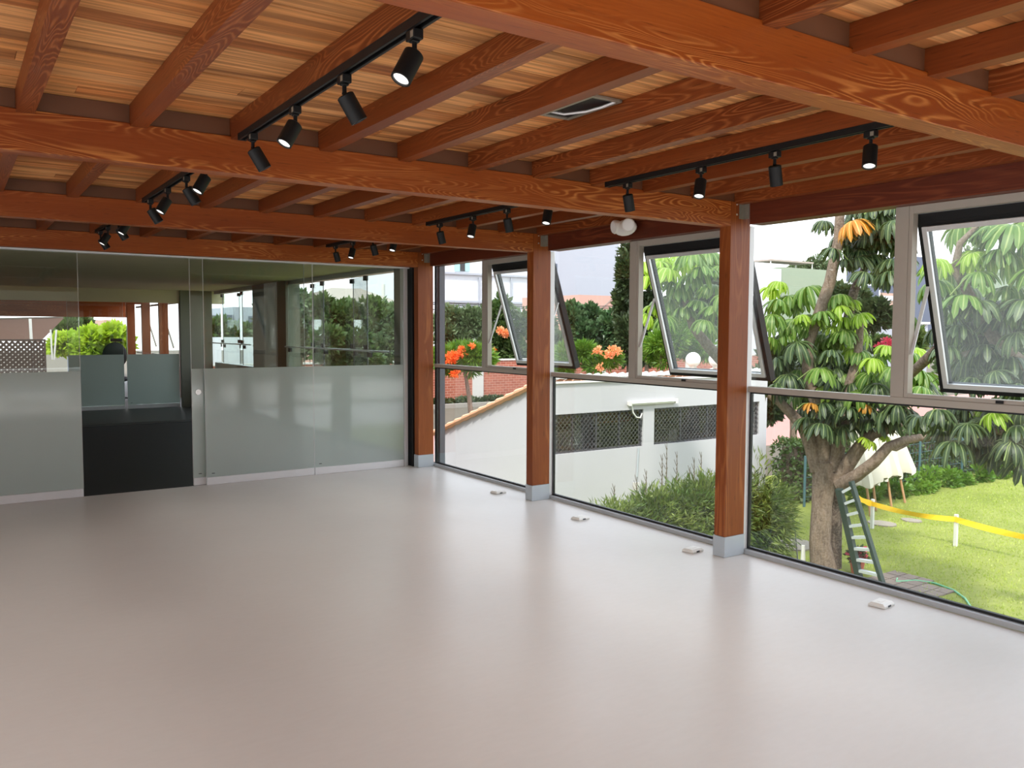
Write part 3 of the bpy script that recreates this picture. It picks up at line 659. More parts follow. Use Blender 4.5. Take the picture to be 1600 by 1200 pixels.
def plant(name, label, cat, base, blobs, n, mat, L=.14, W=.08, trunk=None, bmat='bark', group=None, lump=.36, sub=16, droop=0, extra=()):
    t = thing(name, label, cat, base, group=group)
    attach(foliage('foliage', blobs, n, M[mat], L, W, lump, sub, droop), t)
    if trunk:
        b = MB()
        for pts, rad in trunk: b.tube(pts, rad, 9)
        b.build('trunk', M[bmat], t, smooth=True)
    for nm, bl, nn, mt, l2, w2 in extra: attach(foliage(nm, bl, nn, M[mt], l2, w2, .5, 8), t)
    return t
# ---- umbrella trees
def umbrella_mesh(name, specs, mat):
    """whorls of drooping leaflets; specs = [(centre, radius, axis)]"""
    V, F, U = [], [], []; nb = 0
    for c, R, ax in specs:
        c = np.array(c); ax = np.array(ax)/np.linalg.norm(ax); e = np.cross(ax, [.3, .9, .2]); e /= np.linalg.norm(e); g = np.cross(ax, e)
        m = random.randint(12, 15); ph = random.random()*6
        for k in range(m):
            a = ph+2*PI*k/m+random.uniform(-.12, .12); d = math.cos(a)*e+math.sin(a)*g; sd = np.cross(ax, d)
            Lk = R*random.uniform(.88, 1.1); dr = random.uniform(.72, 1.08); W = R*.112*random.uniform(.85, 1.1); tw = random.uniform(-.35, .35)
            prof = (.10, .55, .9, 1.0, .85, .06); T = (.0, .16, .42, .66, .88, 1.0)
            for t_, w_ in zip(T, prof):
                ang = .30-1.85*dr*t_
                pos = c+d*(Lk*(t_-.40*dr*t_*t_))+ax*(Lk*(.20*t_-.92*dr*t_*t_))
                lift = ax*(-.10*W*w_)
                s2 = sd*math.cos(tw)+ax*math.sin(tw)
                V += [pos-s2*W*w_+lift*2, pos, pos+s2*W*w_+lift*2]
            for q in range(5):
                o = nb+q*3
                F += [(o, o+1, o+4, o+3), (o+1, o+2, o+5, o+4)]
                U += [(0, T[q]), (.5, T[q]), (.5, T[q+1]), (0, T[q+1]), (.5, T[q]), (1, T[q]), (1, T[q+1]), (.5, T[q+1])]
            nb += 18
    return arr_mesh(name, np.array(V), np.array(F), mat, np.array(U))
def pl(pts, r): return [at(x, y, r+(p[0] if p else 0)) for x, y, *p in pts]
def umbrella_tree(label, base, r, limbs, groups, petioles=True, R=.40, spread=.9, fill=()):
    t = thing('umbrella_tree', label, 'tree', base)
    for k, (nm, mat, items) in enumerate(limbs):
        b = MB()
        for pts, rad in items:
            P = pts if isinstance(pts[0], Vector) else pl(pts, r)
            # smooth the polyline a little
            Q = [P[0]]
            for i in range(len(P)-1):
                Q += [P[i]*.5+P[i+1]*.5, P[i+1]]
            rr = np.interp(np.linspace(0, 1, len(Q)), np.linspace(0, 1, len(rad)), rad)
            b.tube(Q, list(rr), 12)
        b.build(nm, M[mat], t, smooth=True)
    stems = MB()
    for nm, mat, pts in groups:
        pts = list(pts)+[(ex+erx*random.gauss(0, .5), ey+ery*random.gauss(0, .5), 1.0, random.uniform(.2, 1.6)) for (g_, ex, ey, erx, ery, m_) in fill if g_ == mat for _ in range(m_)]
        pts = [q for q in pts if not (q[0] < 1246 and q[0] > 1150 and q[1] > 604)]
        specs = []
        for x, y, *k in pts:
            sz = k[0] if k else 1.0; dp = k[1] if len(k) > 1 else random.uniform(-spread, spread)
            c = at(x, y, r+dp); specs.append((c, R*sz*random.uniform(.92, 1.08), (random.uniform(-.3, .3), random.uniform(-.3, .3), 1)))
            if petioles:
                e = c+Vector((random.uniform(-.4, .4), random.uniform(-.3, .3), -random.uniform(.12, .32)))
                stems.tube([c, (c+e)/2+Vector((0, 0, .06)), e], [.006, .008, .010], 5)
        attach(umbrella_mesh(nm, specs, M[mat]), t)
    if stems.v: stems.build('leaf_stalks', M['stalk'], t, smooth=True)
    return t
TB = Vector((13.9, 9.86, G))
limbsA = [('trunk', 'bark', [([TB+Vector((0, 0, -.02)), at(1281, 850, 17), at(1284, 790, 17), at(1288, 745, 17), at(1288, 722, 17)], [.25, .20, .19, .22, .20])]),
          ('twin_trunk', 'barkdark', [([Vector((14.25, 9.95, G-.02)), at(1301, 850, 17.3), at(1303, 790, 17.3), at(1306, 750, 17.2), at(1312, 735, 17.1)], [.20, .17, .16, .17, .14])]),
          ('branch', 'bark', [([(1280, 735), (1268, 695), (1256, 668), (1238, 648), (1218, 628), (1198, 615)], [.17, .14, .11, .09, .06]),
                   ([(1286, 730), (1286, 690), (1280, 640), (1262, 595), (1262, 540), (1271, 515), (1285, 475), (1297, 440), (1305, 400), (1310, 375), (1312, 340), (1318, 300)], [.16, .13, .11, .10, .11, .10, .09, .08])]),
          ('branch', 'bark', [([(1302, 735), (1309, 700), (1316, 665), (1322, 620), (1340, 560), (1345, 500)], [.15, .13, .10, .06])]),
          ('branch', 'bark', [([(1308, 752), (1325, 725, -.1), (1342, 700, -.2), (1362, 678, -.3), (1385, 672, -.3), (1402, 664, -.2), (1425, 655, 0)], [.15, .13, .11, .07, .05])]),
          ('branch', 'bark', [([(1312, 758, -.1), (1340, 742, -.4), (1366, 722, -.5), (1388, 698, -.5), (1412, 688, -.3), (1435, 684, 0), (1458, 683, .2)], [.13, .11, .10, .08, .07, .06]),
                   ([(1388, 698, -.5), (1400, 702, -.4), (1418, 694, -.2)], [.06, .04, .03])]),
          ('branch', 'barkdark', [([(1322, 520, .8), (1330, 470, .8), (1338, 445, .8), (1348, 425, .8), (1368, 385, .6)], [.10, .09, .07, .05])])]
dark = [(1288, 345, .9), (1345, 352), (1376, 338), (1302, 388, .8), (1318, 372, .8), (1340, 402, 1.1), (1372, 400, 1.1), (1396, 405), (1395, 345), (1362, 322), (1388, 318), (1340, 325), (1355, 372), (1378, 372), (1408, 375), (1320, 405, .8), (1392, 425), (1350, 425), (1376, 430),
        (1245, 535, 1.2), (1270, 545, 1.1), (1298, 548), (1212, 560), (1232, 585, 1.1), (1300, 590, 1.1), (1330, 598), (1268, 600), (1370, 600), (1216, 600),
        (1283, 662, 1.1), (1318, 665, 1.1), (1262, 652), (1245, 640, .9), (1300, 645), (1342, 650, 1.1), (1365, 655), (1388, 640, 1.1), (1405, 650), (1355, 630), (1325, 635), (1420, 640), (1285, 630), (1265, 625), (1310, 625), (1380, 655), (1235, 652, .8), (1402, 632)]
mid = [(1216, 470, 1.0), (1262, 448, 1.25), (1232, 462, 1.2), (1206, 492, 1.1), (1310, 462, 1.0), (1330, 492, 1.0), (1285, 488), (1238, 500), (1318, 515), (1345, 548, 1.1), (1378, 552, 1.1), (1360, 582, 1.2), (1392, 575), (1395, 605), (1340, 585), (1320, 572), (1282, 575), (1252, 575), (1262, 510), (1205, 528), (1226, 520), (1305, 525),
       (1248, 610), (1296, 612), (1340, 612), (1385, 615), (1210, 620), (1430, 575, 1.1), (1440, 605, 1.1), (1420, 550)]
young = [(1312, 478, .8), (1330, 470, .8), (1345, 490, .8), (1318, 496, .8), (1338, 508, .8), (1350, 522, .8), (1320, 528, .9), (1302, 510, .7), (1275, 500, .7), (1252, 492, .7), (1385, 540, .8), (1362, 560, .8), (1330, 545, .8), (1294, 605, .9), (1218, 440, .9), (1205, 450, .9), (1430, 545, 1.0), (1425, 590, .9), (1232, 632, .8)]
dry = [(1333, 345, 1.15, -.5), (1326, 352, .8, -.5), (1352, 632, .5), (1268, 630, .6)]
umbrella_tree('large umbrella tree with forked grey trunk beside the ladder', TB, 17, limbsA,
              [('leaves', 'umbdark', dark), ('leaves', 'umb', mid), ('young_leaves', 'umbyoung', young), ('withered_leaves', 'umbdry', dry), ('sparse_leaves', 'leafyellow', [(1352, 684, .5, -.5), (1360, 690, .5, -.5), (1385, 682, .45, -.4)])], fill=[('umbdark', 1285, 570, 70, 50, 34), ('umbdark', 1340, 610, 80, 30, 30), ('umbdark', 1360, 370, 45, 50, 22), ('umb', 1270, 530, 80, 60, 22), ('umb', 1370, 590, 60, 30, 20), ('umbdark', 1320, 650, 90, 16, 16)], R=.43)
B2 = at(1720, 800, 14.8); B2.z = G
limbsB = [('trunk', 'bark', [([B2, at(1690, 700, 14.6), at(1630, 600, 14), at(1560, 540, 13.6)], [.2, .17, .14, .10])]),
          ('branch', 'bark', [([at(1600, 600, 14), at(1560, 545, 13.8), at(1500, 560, 13.8), at(1462, 548, 14), at(1430, 578, 14.4), at(1408, 600, 14.8)], [.11, .09, .08, .06]),
                   ([at(1560, 540, 13.6), at(1525, 480, 13.4), at(1492, 420, 13.3), at(1500, 380, 13.2), at(1530, 350, 13.2)], [.09, .07, .05, .03]),
                   ([at(1690, 700, 14.6), at(1600, 680, 14), at(1540, 672, 13.6)], [.09, .06, .04])])]
dB = [(1490, 690, 1.3), (1562, 705, 1.35), (1535, 655), (1590, 665, 1.2), (1465, 640), (1512, 662), (1580, 690), (1438, 652, 1.1), (1600, 640), (1555, 640), (1500, 632), (1480, 655), (1595, 720, 1.1), (1610, 690), (1545, 690),
      (1530, 470, 1.2), (1560, 500, 1.2), (1590, 520, 1.2), (1500, 510, 1.1), (1540, 540, 1.2), (1580, 560, 1.2), (1510, 560, 1.1), (1600, 470, 1.2), (1480, 480), (1600, 580), (1555, 580), (1480, 540), (1520, 590), (1590, 600)]
mB = [(1508, 348, 1.5), (1582, 352, 1.6), (1470, 412, 1.35), (1462, 440, 1.25), (1506, 462, 1.3), (1576, 450, 1.4), (1590, 395, 1.4), (1545, 352, 1.1), (1562, 390, 1.2), (1605, 345, 1.4), (1530, 425), (1550, 470), (1590, 490), (1490, 450), (1620, 420, 1.3)]
yB = [(1532, 392, 1.3), (1465, 405, 1.0), (1536, 640, .95), (1552, 645, .9), (1520, 395, .9)]
umbrella_tree('umbrella tree close to the rightmost open sash with long stalked leaf whorls', B2, 13.4, limbsB, [('leaves', 'umbdark', dB), ('leaves', 'umb', mB), ('young_leaves', 'umbyoung', yB)], R=.36, spread=.6, fill=[('umbdark', 1540, 520, 70, 60, 26), ('umbdark', 1540, 665, 70, 24, 16), ('umb', 1540, 480, 70, 50, 12)])
B3 = at(1140, 700, 19.6); B3.z = G
limbsC = [('trunk', 'bark', [([B3, at(1142, 640, 19.4), at(1135, 570, 18.8), at(1110, 545, 18.3), at(1082, 510, 18), at(1070, 470, 18)], [.2, .16, .13, .10, .06])])]
yC = [(1030, 408, 1.3), (1058, 398, 1.2), (1044, 420, 1.2), (1012, 432, 1.0), (1006, 410, 1.0), (1072, 402, 1.1), (1010, 490, .9), (1018, 478, .8), (1035, 400, 1.1)]
mC = [(1062, 446, 1.2), (1096, 418, 1.2), (1114, 445, 1.3), (1040, 466, 1.3), (1092, 470), (1118, 480, 1.1), (1105, 395, 1.2), (1080, 430), (1125, 415), (1068, 480), (1050, 440), (1110, 510, 1.0), (1080, 395), (1130, 460), (1040, 495), (1100, 500)]
umbrella_tree('umbrella tree with lime green young leaves behind the middle open sash', B3, 18, limbsC, [('leaves', 'umb', mC), ('young_leaves', 'umbyoung', yC)], R=.46, spread=.7)
# ---- ladder against the tree
t = thing('stepladder', 'dark green ladder with silver treads leaning on the big tree', 'ladder', (14.0, 8.95, G))
L0, L1 = Vector((13.99, 9.16, G)), Vector((13.98, 8.67, G)); T0, T1 = at(1311, 764, 16.45), at(1330, 752, 16.4)
nrm = (L1-L0).cross(T0-L0).normalized()
MB().bar(L0, T0, .12, .09, up=nrm).build('rail', M['ladder'], t, bevel=.004)
MB().bar(L1, T1, .07, .09, up=nrm).build('rail', M['ladder'], t, bevel=.004)
for k in range(8):
    f = .10+.85*k/7; a, b_ = L0.lerp(T0, f), L1.lerp(T1, f); dd = (b_-a).normalized()*.018
    MB().bar(a+dd*3.2, b_-dd*1.8, .10, .05, up=(0, 0, 1)).build('tread', M['tread'], t)
# ---- caution tape on stakes
SK = [Vector((17.86, 11.41, G)), Vector((17.87, 9.45, G))]
for i, (p, l) in enumerate(zip(SK+[Vector((17.9, 6.2, G))], ['pale stake holding yellow tape, nearer the ladder', 'pale stake holding yellow tape out on the open lawn', 'pale stake holding the tape beyond the right edge'])):
    tag(MB().box(p.x-.035, p.y-.035, G, p.x+.035, p.y+.035, G+.70).build('tape_stake', M['stake'], bevel=.006), l, 'stake', 'tape stakes')
b = MB()
def ribbon(p, q, sag, w=.09):
    n = 14; prev = None
    for i in range(n+1):
        f = i/n; c = p.lerp(q, f)+Vector((0, 0, -sag*4*f*(1-f))); tw = .3*math.sin(f*9); u = Vector((tw*w*.6, 0, w/2))
        if prev: b.quad(prev[0], prev[1], c+u, c-u)
        prev = (c-u, c+u)
off = Vector((-.045, 0, .60))
ribbon(at(1334, 774, 20.6), SK[0]+off, .02, .13); ribbon(SK[0]+off, SK[1]+off, .06, .11); ribbon(SK[1]+off, Vector((17.86, 6.2, G+.60)), .10, .12)
tag(b.build('caution_tape', M['tape']), 'yellow caution tape strung between stakes over the lawn', 'tape')
# ---- closed parasols leaning by the hedge
for i, (bx, tx_, by, ty, lab) in enumerate([(1361, 1338, 788, 646, 'leftmost'), (1369, 1352, 790, 640, 'second from left'), (1393, 1372, 792, 642, 'third from left'), (1414, 1386, 788, 640, 'rightmost')]):
    r0 = 22.6+.74*i; p = at(bx, by, r0); p.z = G; q = at(tx_, ty, r0+.25)
    t = thing('closed_parasol', 'folded white parasol on a wooden pole, %s of four by the hedge' % lab, 'parasol', p, group='folded parasols')
    MB().tube([p, q], .032, 10).build('pole', M['pole'], t, smooth=True)
    ax = (q-p); s = ax.normalized(); e = s.orthogonal().normalized(); g = s.cross(e); b = MB(); n0 = 24; rows = [(.30, .34), (.34, .36), (.55, .27), (.8, .15), (.97, .05), (1.0, .02)]
    for f, rr in rows:
        for k in range(n0):
            a = 2*PI*k/n0; rk = rr*(1+.24*math.cos(6*a+i)); c = p+ax*(f+(.025*math.cos(3*a+i) if f < .4 else 0)); b.v.append(tuple(c+(e*math.cos(a)+g*math.sin(a))*rk))
    for r_ in range(len(rows)-1):
        for k in range(n0): b.f.append((r_*n0+k, r_*n0+(k+1) % n0, (r_+1)*n0+(k+1) % n0, (r_+1)*n0+k)); b.m.append(0)
    b.f.append(tuple((len(rows)-1)*n0+k for k in range(n0))); b.m.append(0)
    b.build('canopy', M['cloth'], t, smooth=True)
# ---- trimmed hedge and wire fence
def hedge(name, label, x0, x1, y0, y1, z1, n, mat, L=.10, W=.06, core='barkdark', group=None, z0=G):
    t = thing(name, label, 'hedge', ((x0+x1)/2, (y0+y1)/2, z0), group=group)
    sx, sy, sz = x1-x0, y1-y0, z1-z0; ar = np.array([sx*sz, sx*sz, sx*sy, sy*sz, sy*sz]); k = rng.choice(5, n, p=ar/ar.sum()); u = rng.random((n, 3)); P = np.array([x0, y0, z0])+u*np.array([sx, sy, sz]); N = np.zeros((n, 3))
    for f, (axi, val, dr) in enumerate(((1, y0, -1), (1, y1, 1), (2, z1, 1), (0, x0, -1), (0, x1, 1))):
        s_ = k == f; P[s_, axi] = val-dr*rng.exponential(.07, s_.sum())+dr*.02; N[s_, axi] = dr
    P += .06*np.sin(P*3.1+1)[:, [1, 2, 0]]
    attach(leaves('foliage', P, N*.6+rng.normal(0, .5, (n, 3)), M[mat], L, W), t)
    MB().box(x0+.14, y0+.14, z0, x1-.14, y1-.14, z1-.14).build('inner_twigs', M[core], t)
    return t
hz = aty(1230, 694, 14.2).z
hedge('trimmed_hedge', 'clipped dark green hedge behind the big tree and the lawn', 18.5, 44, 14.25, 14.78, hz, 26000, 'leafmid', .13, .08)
b = plant('climbing_shrub', 'low light green growth at the foot of the hedge', 'shrub', (24, 13.3, G), [((19.3+i*.9, 13.30+random.uniform(-.06, .06), G+.15), (.55, .24, random.uniform(.22, .5))) for i in range(18)], 9000, 'leafbright', .14, .08, sub=8)
t = thing('wire_fence', 'teal wire fence with slim posts in front of the hedge', 'fence', (26, 13.9, G))
for x in (18.6, 21.4, 24.0, 26.4, 29.2, 32): MB().tube([(x, 13.85, G), (x, 13.85, G+1.35)], .035, 8).build('fence_post', M['teal'], t)
b = MB()
for k in range(5): b.tube([(18.6, 13.85, G+.25+.26*k), (32, 13.85, G+.25+.26*k)], .006, 5)
for k in range(55): x = 23.0+k*.16; b.tube([(x, 13.85, G+.05), (x, 13.85, G+1.30)], .004, 4)
b.build('wire', M['teal'], t)
# ---- bamboo clump under the white building
def bamboo():
    t = thing('bamboo_hedge', 'dense low bamboo hedge in front of the white building', 'hedge', (12.5, 12.1, G))
    bl = [((10.1+i*.425+random.uniform(-.1, .1), 12.25-.085*i+random.uniform(-.1, .1), G+.55+.03*i), (.58, .62+.01*i, .62+.05*i)) for i in range(10)]
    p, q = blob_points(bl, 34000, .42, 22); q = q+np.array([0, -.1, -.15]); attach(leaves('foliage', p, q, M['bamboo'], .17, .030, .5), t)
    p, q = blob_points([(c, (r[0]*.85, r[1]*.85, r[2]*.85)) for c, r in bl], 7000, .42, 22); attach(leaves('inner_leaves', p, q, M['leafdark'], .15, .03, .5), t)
    b = MB()
    for px, py, h in ((960, 760, 790), (995, 745, 785), (1010, 735, 780), (1042, 690, 775), (1035, 710, 775), (1058, 705, 772), (1085, 715, 768), (1096, 706, 765), (1078, 730, 768), (1180, 735, 762), (1112, 735, 765)):
        top = aty(px, py, 13.4); bot = aty(px-4, h+14, 13.1); b.tube([bot, bot.lerp(top, .5)+Vector((.03, 0, 0)), top], [.016, .012, .005], 5)
        for k in range(9):
            f = .25+.7*k/9; c = bot.lerp(top, f); s = 1 if k % 2 else -1; b.tube([c, c+Vector((s*.11*(1.2-f), .02, .14))], [.007, .004], 4)
    tag(b.build('dry_stem', M['dry'], t), 'bare dry stalks rising above the leaves')
bamboo()
# ---- white building
bx0, bx1, by0, by1 = 11.12, 18.87, 15.35, 20.4; ze = .40; zb = ze-(by1-by0)*.335
t = thing('gatehouse', 'white single storey building with two grilled window bands and tiled roof', 'building', ((bx0+bx1)/2, (by0+by1)/2, G))
W = [(11.35, 14.235, -1.24, -.32), (14.605, 18.55, -1.24, -.315)]; b = MB(); th = .18
xs = [bx0, W[0][0], W[0][1], W[1][0], W[1][1], bx1]
b.box(bx0, by0, G, bx1, by0+th, -1.24).box(bx0, by0, -.318, bx1, by0+th, ze)
for a, c in ((xs[0], xs[1]), (xs[2], xs[3]), (xs[4], xs[5])): b.box(a, by0, -1.24, c, by0+th, -.318)
for x0, x1 in ((bx0, bx0+th), (bx1-th, bx1)): b.prism([(by0+th, G), (by1, G), (by1, zb), (by0+th, ze)], 0, x0, x1)
b.box(bx0+th, by1-th, G, bx1-th, by1, zb)
b.build('wall', M['wwall'], t)
MB().box(bx0+th, by0+th, G, bx1-th, by1-th, -2.2).box(12.2, 17.2, -2.2, 14.2, 17.3, -.2).build('interior', M['dkint'], t)
for (x0, x1, z0, z1), nm in zip(W, 'ab'):
    f = MB().box(x0, by0+.06, z0, x0+.05, by0+.10, z1).box(x1-.05, by0+.06, z0, x1, by0+.10, z1).box(x0+.05, by0+.06, z0, x1-.05, by0+.10, z0+.04).box(x0+.05, by0+.06, z1-.04, x1-.05, by0+.10, z1)
    for k in range(1, 4): xx_ = x0+(x1-x0)*k/4; f.box(xx_-.018, by0+.065, z0+.04, xx_+.018, by0+.095, z1-.04)
    fo = f.build('window_frame', M['mesh'], t)
    g = MB(); wd, hh = x1-x0, z1-z0; k = -hh
    while k < wd:
        for sg in (1, -1):
            a, c = max(0, k), min(wd, k+hh)
            if c-a > .03:
                u, v = a-k, c-k
                if sg < 0: u, v = hh-u, hh-v
                g.bar((x0+a, by0+.045+.008*sg, z0+u), (x0+c, by0+.045+.008*sg, z0+v), .010, .012, up=(0, 1, 0))
        k += .125
    g.build('diamond_grille', M['mesh'], fo)
    g = MB().box(x0+.02, by0+.078, z0+.02, x1-.02, by0+.084, z1-.02).build('window_glass', M['glass'], fo)
for (x, z, w, h, mt) in ((12.6, -1.2, .6, .5, 'mach'), (13.6, -1.2, .7, .42, 'mach'), (15.0, -.95, .3, .32, 'mach'), (16.0, -1.24, .3, .2, 'dkint')):
    MB().box(x, by0+.9, -2.2, x+w, by0+1.3, z+h).build('equipment', M[mt], t)
pn = MB().box(11.9, by0+.5, -2.2, 12.75, by0+.8, -.78).build('control_cabinet', M['mesh'], t)
z_, x_ = -1.02, 12.42
MB().prism([(x_-.14, z_-.11), (x_+.14, z_-.11), (x_, z_+.15)], 1, by0+.485, by0+.4995).build('warning_triangle', M['stake'], pn)
MB().prism([(x_-.095, z_-.08), (x_+.095, z_-.08), (x_, z_+.10)], 1, by0+.475, by0+.4845).build('triangle_inner', M['mach'], pn)
# tiled roof: barrel tiles running down the slope
b = MB(); sl = -(.335); n = 31; dx = (bx1-bx0+.16)/n
def halfpipe(b, x, r, y0, y1, m=0, lift=0.0, seg=6):
    n0 = len(b.v); zc = lambda yy_: ze+.03+lift+(yy_-by0)*sl
    for yy_ in (y0, y1):
        for k in range(seg+1):
            a = PI*k/seg; b.v.append((x+r*math.cos(a), yy_, zc(yy_)+r*math.sin(a)))
    for k in range(seg): b.f.append((n0+k, n0+k+1, n0+seg+2+k, n0+seg+1+k)); b.m.append(m)
    b.f.append(tuple(n0+k for k in range(seg+1))); b.m.append(m); b.f.append(tuple(n0+seg+1+k for k in reversed(range(seg+1)))); b.m.append(m)
for i in range(n):
    x = bx0-.08+dx*(i+.5)
    for j in range(12):
        y0 = by0+.06+j*.42; halfpipe(b, x, dx*.44, y0, y0+.43, 0, .012-.002*(j % 2))
b.prism([(by0-.02, ze+.002), (by1+.1, zb-.03), (by1+.1, zb+.02), (by0-.02, ze+.05)], 0, bx0-.06, bx1+.06)
b.build('roof_tiles', M['tile'], t)
b = MB()
for i in range(n): x = bx0-.08+dx*(i+.5); halfpipe(b, x, dx*.46, by0-.08, by0+.07, 0, .055)
b.box(bx0-.06, by0-.05, ze+.0, bx1+.06, by0-.005, ze+.05)
tag(b.build('eave_tile', M['tilewhite'], t), 'white painted tile ends along the front eave')
b = MB()
for j in range(13):
    y0 = by0+.02+j*.40; n0 = len(b.v)
    for yy_, rr in ((y0, .05), (y0+.47, .115)):
        for k in range(9):
            a = PI*2*k/9; b.v.append((bx0-.05+rr*math.cos(a)*1.1, yy_, ze+.055+(yy_-by0)*sl+rr*math.sin(a)*.75))
    for k in range(9): b.f.append((n0+k, n0+(k+1) % 9, n0+9+(k+1) % 9, n0+9+k)); b.m.append(0)
    b.f.append(tuple(n0+k for k in range(9))); b.f.append(tuple(n0+9+k for k in range(9))); b.m += [0, 0]
b.build('verge_tiles', M['tile'], t, smooth=True)
# lamp, cable, conduit on the front wall
t = thing('tube_light', 'white fluorescent batten light on the white building wall', 'light', (14.5, by0, -.15))
MB().box(13.70, by0-.075, -.20, 15.30, by0-.001, -.10).build('housing', M['white'], t, bevel=.006)
MB().tube([(13.76, by0-.095, -.15), (15.24, by0-.095, -.15)], .018, 10).build('tube', M['globe'], t, smooth=True)
MB().box(13.68, by0-.11, -.21, 13.76, by0-.0755, -.09).box(15.24, by0-.11, -.21, 15.32, by0-.0755, -.09).build('end_cap', M['white'], t)
MB().tube([(13.82, by0-.03, -.205), (13.85, by0-.05, -.38), (13.95, by0-.06, -.5), (14.08, by0-.06, -.52), (14.16, by0-.03, -.42)], .018, 8).build('cable', M['stake'], t, smooth=True)
t = thing('wall_conduit', 'grey vertical conduit pipe with socket box on the white wall', 'conduit', (14.02, by0, -2.3))
MB().tube([(14.07, by0-.022, -1.27), (14.0, by0-.022, -2.45)], .018, 8).build('pipe', M['sleeve'], t)
MB().box(13.92, by0-.07, -2.32, 14.07, by0-.001, -2.12).build('socket_box', M['concrete'], t, bevel=.006)
# ---- small things on the grass
t = thing('flower_pot', 'terracotta pot with pink flowers at the foot of the tree', 'plant pot', (14.30, 9.42, G))
MB().tube([(14.30, 9.42, G), (14.30, 9.42, G+.22), (14.30, 9.42, G+.25)], [.10, .14, .15], 16).build('pot', M['terracotta'], t)
attach(foliage('leaves', [((14.30, 9.42, G+.36), (.16, .16, .12))], 260, M['leafdark'], .10, .05), t); attach(foliage('flowers', [((14.30, 9.42, G+.40), (.17, .17, .10))], 160, M['pink'], .06, .05), t)
b = MB()
for i in range(5):
    for j in range(2+(i > 1)): b.box(14.12+j*.30, 7.75+i*.27, G, 14.40+j*.30, 8.00+i*.27, G+.025)
tag(b.build('paver_patch', M['paver']), 'patch of grey brown paving blocks at the foot of the ladder', 'paving')
pts = [(14.55, 8.75, G+.02)]+[tuple(atz(x, y, G+.02)) for x, y in ((1400, 909), (1430, 907), (1460, 911), (1490, 922), (1508, 935), (1518, 950), (1535, 985))]
tag(MB().tube(pts, .018, 8).build('garden_hose', M['hose'], smooth=True), 'light green garden hose curving over the grass', 'hose')
def slab(px, py, sx, sy, lab):
    c = atz(px, py, G); tag(MB().prism([(c.x+sx*math.cos(a*PI/5)*(1+.1*math.sin(a*3)), c.y+sy*math.sin(a*PI/5)) for a in range(10)], 2, G, G+.03).build('stepping_stone', M['stone']), lab, 'stone', 'stepping stones')
slab(1236, 852, .55, .5, 'pale stepping stone beside the bamboo hedge'); slab(1378, 819, .28, .35, 'pale flat stone at the nearer tape stake'); slab(1424, 814, .2, .25, 'small pale flat stone out on the lawn behind the tape')
p, q = atz(1247, 882, G), at(1234, 795, 19.3)
tag(MB().tube([p, p.lerp(q, .5)+Vector((.05, 0, .05)), q], .012, 6).build('guy_cable', M['wire'], smooth=True), 'black guy cable slanting down beside the bamboo hedge', 'cable')
tag(MB().tube([p+Vector((.10, -.04, 0)), p+Vector((.09, -.04, .38))], [.05, .035], 8).build('marker_peg', M['stake']), 'short white peg at the foot of the black cable', 'peg')
# grass blades
n = 42000; px = 6+rng.random(n)*26; gx, gy = [], []
X = 9+rng.random(n)*19; Y = 1.5+rng.random(n)*12.2; P = np.stack([X, Y, np.full(n, G)], 1); D = norm(np.stack([rng.normal(0, .5, n), rng.normal(0, .5, n), np.ones(n)], 1)); S_ = norm(np.cross(D, rng.normal(0, 1, (n, 3))))
kp = (np.hypot(X-13.95, Y-9.86) > .6) & (np.hypot(X-B2.x, Y-B2.y) > .5) & ~((X < 15.3) & (Y > 10.6)) & (Y < 12.9) & (np.hypot(X-14, Y-9) > .9) & ~((X > 20) & (Y > 9.5) & (Y < 11.5) & (X > 26)); P, D, S_ = P[kp], D[kp], S_[kp]; n = len(P)
h = rng.uniform(.03, .075, (n, 1)); v = np.stack([P-S_*.012, P+S_*.012, P+D*h], 1).reshape(-1, 3); f = np.arange(3*n).reshape(-1, 3)
tag(arr_mesh('grass_blades', v, f, M['grass']), 'short grass blades standing in the lawn', 'grass', None, 'stuff')
# ================================================================== BEYOND THE LANE
YW = 46.0; zt = aty(850, 562, YW).z
t = thing('brick_garden_wall', 'long red brick garden wall beyond the lane', 'wall', (30, YW, G), kind='thing')
MB().box(8, YW, G, 58, YW+.3, zt).build('brickwork', M['brick'], t)
MB().box(8, YW-.05, zt, 58, YW+.35, zt+.10).build('coping', M['concrete'], t)
for x in (aty(746, 600, YW).x, aty(846, 570, YW).x+5.2, aty(846, 570, YW).x+14): MB().box(x-.4, YW-.10, G, x+.4, YW-.002, zt-.01).build('concrete_pillar', M['concrete'], t)
tag(MB().box(6, YW-2.8, G, 60, YW-2.5, G+.25).build('kerb', M['curb']), 'grey kerb in front of the dark hedge and brick wall', 'kerb')
hedge('low_hedge', 'dark hedge along the foot of the brick wall', 10, 44, YW-1.95, YW-.9, aty(740, 625, YW-2).z, 9000, 'leafdark', .22, .13)
